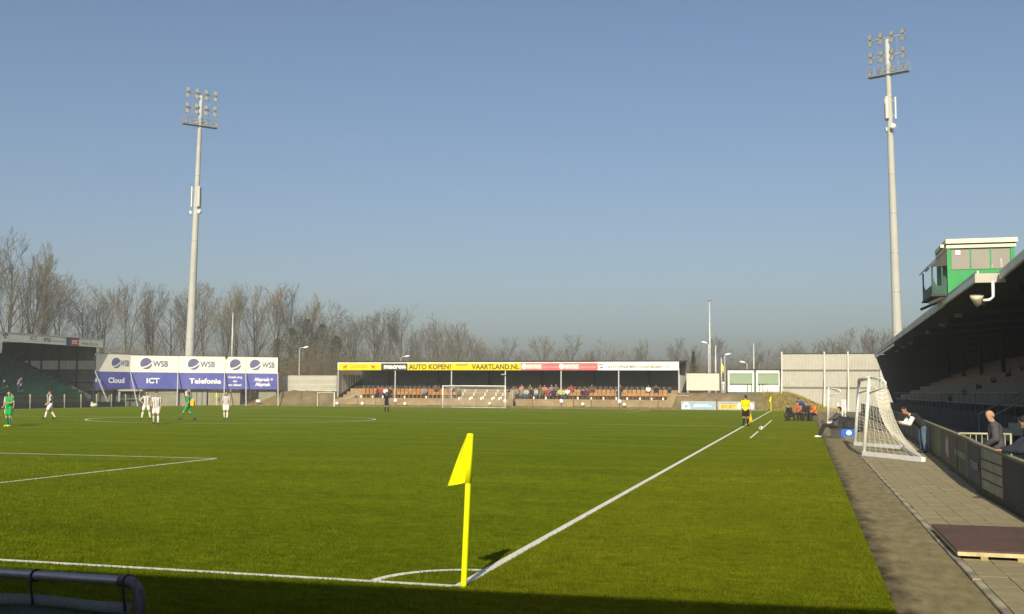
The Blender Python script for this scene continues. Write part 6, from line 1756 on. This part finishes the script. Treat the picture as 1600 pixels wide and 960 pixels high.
# standing, weight on one leg, turned a little
j = J(face=(-0.5, 0.85, 0), head=(-0.01, 0.03, 1.665), anR=(0.14, -0.28, 0.10), knR=(0.13, 0.0, 0.52), toR=(0.16, -0.13, 0.04), elR=(0.27, -0.02, 1.15), waR=(0.20, 0.14, 0.98), waL=(-0.24, 0.04, 0.90))
mesh_stand = body_meshes(j)
person('striped player with one heel lifted, beside a team-mate with hands on hips', (-31.5, 41.5, 0), face_dir(0.45, -0.9), mesh_stand, STRIPE, 'players in stripes', 1.0)
j = J(face=(0.1, 1, 0), anL=(-0.08, 0.16, 0.085), toL=(-0.09, 0.33, 0.04), knL=(-0.10, 0.14, 0.50), anR=(0.08, -0.12, 0.09), toR=(0.10, 0.05, 0.035), waL=(-0.26, 0.03, 0.90), waR=(0.26, 0.03, 0.90))
mesh_walkf = body_meshes(j)
person('player in black and white stripes standing alone near the sponsor wall struts', (-33.5, 52.3, 0), face_dir(0.5, -0.85), mesh_walkf, dict(STRIPE, hair=M_hair_b), 'players in stripes', 1.0)
# walking sideways, head bowed
j = J(face=(0, 0.9, -0.5), head=(0, 0.07, 1.655), anL=(-0.10, 0.30, 0.10), toL=(-0.10, 0.46, 0.05), knL=(-0.11, 0.22, 0.51), anR=(0.10, -0.30, 0.11), toR=(0.10, -0.14, 0.035), knR=(0.11, -0.05, 0.51),
      elL=(-0.24, 0.06, 1.15), waL=(-0.20, 0.22, 0.98), elR=(0.24, 0.04, 1.15), waR=(0.18, 0.22, 0.98))
mesh_bowed = body_meshes(j)
person('player in black and white stripes walking with bowed head before the green-seated stand', (-43.05, 47.2, 0), face_dir(-0.72, -0.68), mesh_bowed, dict(STRIPE, hair=M_hair_b), 'players in stripes', 1.0)
# striding
j = J(face=(0, 1, 0), anL=(-0.09, 0.42, 0.12), toL=(-0.09, 0.57, 0.09), knL=(-0.10, 0.24, 0.53), anR=(0.09, -0.45, 0.16), toR=(0.09, -0.34, 0.045), knR=(0.10, -0.10, 0.51), hiL=(-0.095, 0, 0.92), hiR=(0.095, 0, 0.92),
      elL=(-0.25, -0.12, 1.17), waL=(-0.24, 0.02, 0.95), elR=(0.25, 0.14, 1.18), waR=(0.24, 0.32, 0.99))
mesh_stride = body_meshes(j)
person('player in all green striding past a yellow folding sign', (-34.0, 48.6, 0), face_dir(-0.96, -0.28), mesh_stride, dict(GREEN, hair=M_hair_b), 'players in green', 0.99)
# green player at the left edge, arms forward
j = J(face=(-0.3, 1, -0.1), elL=(-0.27, 0.10, 1.20), waL=(-0.16, 0.30, 1.20), elR=(0.30, -0.08, 1.18), waR=(0.30, 0.10, 1.02), anR=(0.16, -0.10, 0.085), toR=(0.2, 0.06, 0.035))
mesh_green = body_meshes(j)
p1 = person('green player with a yellow band across the chest and neon yellow boots', (-35.6, 34.9, 0), face_dir(-0.15, -1), mesh_green, dict(GREEN, shoes=M_booty), 'players in green', 1.0)
q = MB(); 
capsule(q, (-0.12, 0.115, 1.20), (0.12, 0.115, 1.20), 0.035, 0.035, 8); me = remesh(q, 0.014, 'chest_band'); me.materials.append(cloth('yellow_band', (0.7, 0.5, 0.03)))
part('chest_band', me, p1)
person('player in stripes half hidden behind the green player with neon boots', (-36.9, 36.4, 0), face_dir(0.3, -1), mesh_stand, dict(STRIPE, body=M_skin2), 'players in stripes', 1.0)
# referee far off, from behind
person('referee in black standing before the far stand', (-33.6, 80.5, 0), face_dir(0.1, 1), mesh_hips and body_meshes(J(anL=(-0.16, 0, 0.085), anR=(0.18, 0, 0.085)), 0.016), dict(shirt=M_blackc, legwear=M_blackc, socks=M_blackc, shoes=M_boot, hair=M_hair_d, legname='shorts'))
# assistant referee
j = J(face=(-0.6, 0.8, 0), knL=(-0.10, 0.02, 0.5), waR=(0.28, 0.04, 0.90), anR=(0.10, 0.12, 0.085), toR=(0.13, 0.29, 0.035), anL=(-0.11, -0.06, 0.085))
ar = person('assistant referee in yellow shirt standing on the touch line', (0.05, 52.8, 0), face_dir(0.05, 1), body_meshes(j, 0.014), dict(shirt=M_refy, legwear=M_blackc, socks=M_blackc, shoes=M_boot, hair=M_hair_d, legname='shorts'))
t = thing('touch_flag', 'orange-yellow flag held pointing down by the assistant referee', 'flag', (0.30, 52.75, 0.8))
MB().tube([(0.33, 52.83, 0.90), (0.36, 52.80, 0.16)], 0.012, 6).build('stick', M_dark, t)
q = MB(); n = 6
q.add([(0.335 + (0.05 + 0.16 * k / n) * s_ * 0.5 + 0.01 * k / n, 52.82 + 0.05 * math.sin(k * 1.2) + 0.02 * s_, 0.78 - 0.62 * k / n) for k in range(n + 1) for s_ in (-1, 1)], [(2 * k, 2 * k + 1, 2 * k + 3, 2 * k + 2) for k in range(n)])
o = q.build('cloth', mat('orange_flag_cloth', (0.80, 0.42, 0.0), 0.8), t, True); md = o.modifiers.new('t', 'SOLIDIFY'); md.thickness = 0.006

# ------------------------------------------------------------------ seated and crouching
def sit(z=0.45, back=0.0, knee=0.44, foot=0.42, spread=0.14):
    j = J(pelvis=(0, 0, z + 0.10), hiL=(-0.10, 0.02, z + 0.08), hiR=(0.10, 0.02, z + 0.08), knL=(-spread, knee, z + 0.09), knR=(spread, knee, z + 0.09), anL=(-spread, foot, 0.085), anR=(spread, foot, 0.085), toL=(-spread - 0.02, foot + 0.17, 0.035), toR=(spread + 0.02, foot + 0.17, 0.035))
    dz = z + 0.10 - 0.96
    for n in UP: j[n] = j[n] + Vector((0, 0, dz))
    j['elL'] = Vector((-0.25, 0.08, z + 0.42)); j['elR'] = Vector((0.25, 0.08, z + 0.42)); j['waL'] = Vector((-0.13, 0.30, z + 0.25)); j['waR'] = Vector((0.13, 0.30, z + 0.25))
    return lean(j, UP, (0, 0, z + 0.10), back)
j = sit(0.44, R(16), 0.46, 0.66, 0.12); j['face'] = Vector((0, 1, 0.1))
sm_ = person('man in dark tracksuit and white shoes leaning back on a crate by the turf', (4.62, 38.5, 0), face_dir(-1, -0.12), body_meshes(j, 0.014, 'long', 'long', 'short', 0.02), dict(shirt=M_char, legwear=M_drk, shoes=M_bootw, hair=M_hair_d, topname='jacket'))
t = thing('crate', 'dark crate used as a stool by the man in white shoes', 'crate', (4.66, 38.5, 0))
MB().box(4.45, 4.87, 38.28, 38.72, -0.03, 0.36).build('box', mat('dark_crate_plastic', (0.05, 0.05, 0.05), 0.6, 0.2, 4), t)
MB().box(4.43, 4.89, 38.26, 38.74, 0.362, 0.42).build('rim', M_dark, t)
c = MB(); capsule(c, (4.75, 38.1, 0.66), (4.5, 37.95, 0.60), 0.05, 0.04)
# substitutes on the grass
bibo = cloth('orange_bib', (0.65, 0.20, 0.05)); blue = cloth('royal_blue_jacket', (0.06, 0.09, 0.32))
mcr = body_meshes(sit(0.30, R(-18), 0.40, 0.22, 0.16), 0.018, 'long', 'long', 'short', 0.02)
mcs = body_meshes(sit(0.42, R(-12), 0.42, 0.36, 0.16), 0.018, 'long', 'long', 'short', 0.02)
for (x, y, rz, ms_, md_, lab) in ((2.45, 66.2, face_dir(-.8, -.6), mcr, dict(shirt=M_drk, legwear=M_drk, shoes=M_boot, hair=M_hair_b), 'crouching substitute in black, outermost on the grass'),
                              (3.0, 67.0, face_dir(-.5, -.8), mcs, dict(shirt=cloth('dark_orange_bib', (0.42, 0.13, 0.05)), legwear=M_drk, shoes=M_boot, hair=M_hair_d), 'seated substitute in a dark orange bib'),
                              (3.55, 66.0, face_dir(-.4, -.9), mcs, dict(shirt=M_drk, legwear=M_drk, shoes=M_boot, hair=M_hair_b), 'seated substitute in black between the orange bibs'),
                              (4.05, 66.4, face_dir(-.8, -.5), mcs, dict(shirt=bibo, legwear=M_drk, shoes=M_boot, hair=M_hair_d), 'seated substitute in a bright orange bib')):
    person(lab, (x, y, 0), rz, ms_, dict(md_, topname='jacket'), 'substitutes at the turf edge', 1.0)
for x, y, h, lab in ((3.0, 67.0, 0.42, 'dark orange bib'), (3.55, 66.0, 0.42, 'black jacket'), (4.05, 66.4, 0.42, 'bright orange bib')):
    t = thing('stool', 'low dark stool under the substitute in the ' + lab, 'stool', (x, y, 0))
    MB().box(x - .2, x + .2, y - .18, y + .18, h - 0.06, h).build('seat', M_dark, t)
    for a in (-.17, .17):
        for b_ in (-.15, .15): MB().tube([(x + a, y + b_, 0), (x + a * .9, y + b_ * .9, h - 0.06)], 0.018, 6).build('leg', M_dark, t)
person('substitute in a blue jacket bending forward behind the seated ones', (3.2, 69.0, 0), face_dir(-.5, -.85), body_meshes(lean(J(), UP, (0, 0, 0.96), R(-42)), 0.02, 'long', 'long', 'short', 0.02), dict(shirt=blue, legwear=M_drk, shoes=M_boot, hair=M_hair_d, topname='jacket'), None, 0.98)

# men at the boarding
def lean_man(fwdlean, z=1.0):
    j = J()
    j = lean(j, UP, (0, 0, 0.96), -fwdlean)
    return j
j = lean_man(R(52)); j['face'] = Vector((-0.45, 1, 0.1)); j['head'] += Vector((0, 0.04, 0.05))
for S, k in (('L', -1), ('R', 1)):
    j['el' + S] = Vector((0.24 * k, 0.52, 0.98)); j['wa' + S] = Vector((0.12 * k, 0.74, 1.02)); j['ha' + S] = Vector((0.05 * k, 0.84, 1.04)); j['kn' + S] = Vector((0.13 * k, 0.02, 0.50)); j['an' + S] = Vector((0.17 * k, -0.03, 0.085)); j['to' + S] = Vector((0.20 * k, 0.14, 0.035))
ml = body_meshes(j, 0.013, 'long', 'long', 'short', 0.02)
person('man with white sleeves and dark vest bending forward between goal net and boarding', (7.08, 27.2, 0.0), face_dir(-1, -0.25), ml, dict(shirt=cloth('white_sleeves', (0.70, 0.69, 0.66)), legwear=M_jean, shoes=M_boot, hair=M_hair_d, body=M_skin2), None, 0.97)
q = MB(); torso(q, j, 0.045); me = remesh(q, 0.015, 'vest', 3); me.materials.append(M_drk)
bpy.data.objects[-1] if False else None
part('vest', me, [o for o in COL.objects if o.get('label', '').startswith('man with white sleeves')][0])
j = J(face=(-0.80, 0.60, -0.05), head=(0.0, 0.05, 1.655), elL=(-0.27, 0.02, 1.15), waL=(-0.18, 0.24, 1.04), elR=(0.27, 0.0, 1.14), waR=(0.17, 0.24, 1.02))
j = lean(j, UP, (0, 0, 0.96), R(-8))
person('bald man in a charcoal jacket standing behind the boarding by the crowd barrier', (7.12, 13.4, -0.03), face_dir(-0.93, 0.1), body_meshes(j, 0.011, 'long', 'long', 'fringe', 0.03, 0.22), dict(shirt=M_char, legwear=M_drk, shoes=M_boot, hair=M_hair_g, topname='jacket'), None, 0.93)
j = lean_man(R(30)); j['face'] = Vector((0.1, 1, -0.2)); j['head'] += Vector((0, 0.06, -0.02))
for S, k in (('L', -1), ('R', 1)):
    j['el' + S] = Vector((0.28 * k, 0.60, 1.05)); j['wa' + S] = Vector((0.10 * k, 0.84, 1.04)); j['ha' + S] = Vector((0.0 + 0.01 * k, 0.96, 1.0))
person('man in a black coat leaning on the boarding with joined hands', (7.45, 10.1, -0.03), face_dir(-1, -0.05), body_meshes(j, 0.011, 'long', 'long', 'short', 0.03, 0.3), dict(shirt=M_navy, legwear=M_drk, shoes=M_boot, hair=M_hair_d, topname='coat'), None, 0.96)

# spectators: three seated builds shared by many
SEATED = [body_meshes(sit(0.42, R(a), 0.42, 0.42, 0.13), 0.03, 'long', 'long', 'short', 0.025) for a in (4, -14, -24)]
pal = {'white': (0.62, 0.61, 0.58), 'black': (0.03, 0.03, 0.03), 'grey': (0.20, 0.20, 0.21), 'red': (0.38, 0.04, 0.04), 'navy': (0.03, 0.04, 0.09), 'olive': (0.12, 0.12, 0.06), 'salmon': (0.50, 0.20, 0.15), 'pale green': (0.38, 0.42, 0.28), 'brown': (0.14, 0.08, 0.04), 'light grey': (0.42, 0.42, 0.42), 'maroon': (0.14, 0.025, 0.03), 'yellow': (0.55, 0.45, 0.10)}
spec = [(591, 0, 'maroon'), (596, 0, 'red'), (603, 0, 'white'), (609, 0, 'black'), (665, 0, 'grey'), (681, 1, 'brown'), (708, 1, 'grey'), (718, 0, 'olive'),
        (808, 0, 'grey'), (815, 1, 'salmon'), (817, 0, 'grey'), (823, 0, 'pale green'), (828, 1, 'olive'), (832, 0, 'black'), (839, 0, 'light grey'), (844, 1, 'brown'), (848, 0, 'olive'), (852, 1, 'salmon'), (856, 0, 'red'), (862, 1, 'grey'), (865, 0, 'navy'), (869, 1, 'olive'), (875, 0, 'pale green'), (880, 0, 'yellow'), (887, 0, 'white'), (893, 1, 'red'), (911, 0, 'navy'), (917, 0, 'maroon'), (926, 1, 'brown'), (967, 0, 'navy'), (969, 1, 'black'), (1013, 1, 'white'), (1026, 1, 'black')]
for i, (xp, row, c) in enumerate(spec):
    yy, zz = ((111.75, 1.02), (112.85, 1.40))[row]
    x = sx(xp, yy)
    trouser = RND.choice([M_drk, M_jean, M_char])
    half = 'left of the goal' if xp < 760 else 'in the block right of the goal'
    person('spectator in %s jacket in the %s row %s' % (c, ('front', 'second')[row], 'among orange seats beyond the referee' if xp < 645 else 'of orange seats beside the goal' if xp < 760 else 'just past the bare steps' if xp < 850 else 'under the red signs' if xp < 935 else 'of seats under the white sign'), (x, yy, zz), face_dir(RND.uniform(-.3, .3), -1), SEATED[i % 3], dict(shirt=cloth('jacket_' + c.replace(' ', '_'), pal[c]), legwear=trouser, shoes=M_boot, hair=RND.choice([M_hair_d, M_hair_b, M_hair_g]), topname='jacket', body=RND.choice([M_skin, M_skin2])), 'spectators in the far stand', 1.0)
for i, (y, row, c) in enumerate(((79.6, 2, 'black'), (80.7, 1, 'navy'), (82.6, 3, 'grey'), (76.0, 3, 'black'))):
    person('spectator in %s coat among green seats of the side stand, row %s up' % (c, ('one', 'two', 'three', 'four')[row]), (LX + 2.2 - 0.85 * row - 0.36, y, 0.75 + 0.36 * row), face_dir(1, 0.1 * i), SEATED[i % 3], dict(shirt=cloth('jacket_' + c, pal[c]), legwear=M_drk, shoes=M_boot, hair=M_hair_d, topname='coat'), 'spectators in the side stand')

# ------------------------------------------------------------------ bags and bits beside the walkway
p = Vector((5.25, 40.0, 0))
t = thing('sports_bag', 'bright blue sports bag with white emblem on the walkway', 'bag', p)
MB().prism([(-0.36, -0.01), (0.36, -0.01), (0.38, 0.18), (0.30, 0.33), (-0.30, 0.33), (-0.38, 0.18)], 'y', -0.17, 0.17).build('body', mat('bright_blue_nylon', (0.02, 0.13, 0.55), 0.6, 0.15, 6, 0.2, 20), t, local=True)
MB().add([(0.12 * math.cos(a), -0.174, 0.17 + 0.11 * math.sin(a)) for a in [2 * math.pi * i / 14 for i in range(14)]], [tuple(range(14))[::-1]]).build('emblem', M_letter_white, t, local=True)
MB().tube([(-0.2, -0.1, 0.33), (-0.12, -0.1, 0.43), (0.12, -0.1, 0.43), (0.2, -0.1, 0.33)], 0.015, 6).build('handle', M_dark, t, local=True)
M_bag = mat('black_nylon', (0.025, 0.025, 0.027), 0.75, 0.25, 5, 0.3, 18)
for i, (x, y, a, h, lab) in enumerate(((5.15, 47.0, 0.75, 0.45, 'black holdall lying beyond the blue sports bag'), (5.75, 45.6, 0.6, 0.6, 'tall black kit bag beside the training goal'), (5.5, 50.5, 0.8, 0.7, 'big black kit bag farthest along the walkway'))):
    t = thing('kit_bag', lab, 'bag', (x, y, 0), 0.3 * i)
    q = MB(); capsule(q, (-a / 2, 0, h * 0.5), (a / 2, 0, h * 0.48), h * 0.5, h * 0.44, 12); me = remesh(q, 0.03, 'sack', 4); me.materials.append(M_bag); part('sack', me, t)
    MB().tube([(-a * 0.3, 0, h * 0.9), (0, 0.02, h * 1.16), (a * 0.3, 0, h * 0.9)], 0.02, 6).build('strap', M_dark, t, local=True)
t = thing('bottle_carrier', 'pale crate of drinks bottles beyond the black bags', 'crate', (5.6, 55, 0))
MB().box(-.3, .3, -.2, .2, -0.01, 0.25).build('box', M_white2, t, local=True)
for k in range(4): MB().tube([(-.2 + .13 * k, 0, 0.05), (-.2 + .13 * k, 0, .36), (-.2 + .13 * k, 0, .40)], [.05, .05, .02], 8).build('bottle', M_whitepost, t, local=True)
# small white frame leaning behind
t = thing('white_hurdle', 'pair of white upright frame bars standing between the two training goals', 'hurdle', (5.6, 57.5, 0))
for x in (5.35, 5.6, 5.75): MB().tube([(x, 57.5, -0.04), (x, 57.5, 1.55 - (0.2 if x < 5.5 else 0))], 0.05, 8).build('upright', M_whitepost, t, True)
MB().tube([(5.35, 57.5, 0.25), (5.75, 57.5, 0.25)], 0.035, 8).build('cross_bar', M_whitepost, t, True)
t = thing('football', 'white ball lying beside the dashed technical area line', 'ball', (1.15, 46.3, 0))
MB().ball((1.15, 46.3, 0.11), 0.11, 0.11, 0.11, 14, 10).build('shell', M_whitepost, t, True)
MB().ball((1.13, 46.22, 0.13), 0.045, 0.045, 0.045, 8, 6).build('patch', M_dark, t, True)
for k in range(3):
    a = 2.1 * k
    MB().ball((1.15 + 0.07 * math.cos(a), 46.3 + 0.07 * math.sin(a), 0.17), 0.035, 0.035, 0.035, 8, 6).build('patch', M_dark, t, True)
# ================================================================== haze: the air between here and the far trees
hz = MB().box(-420, 420, -60, 420, -1.2, 46).build('haze', None)
hz.data.materials.clear()
hm = bpy.data.materials.new('pale_haze'); hm.use_nodes = True
n = hm.node_tree; n.nodes.clear()
out = n.nodes.new('ShaderNodeOutputMaterial'); pv = n.nodes.new('ShaderNodeVolumePrincipled')
pv.inputs['Color'].default_value = (0.86, 0.90, 0.93, 1); pv.inputs['Density'].default_value = HAZE; pv.inputs['Anisotropy'].default_value = 0.0
n.links.new(pv.outputs[0], out.inputs['Volume'])
hz.data.materials.append(hm)
tag(hz, 'thin pale haze filling the air over the ground', 'haze', kind='stuff')
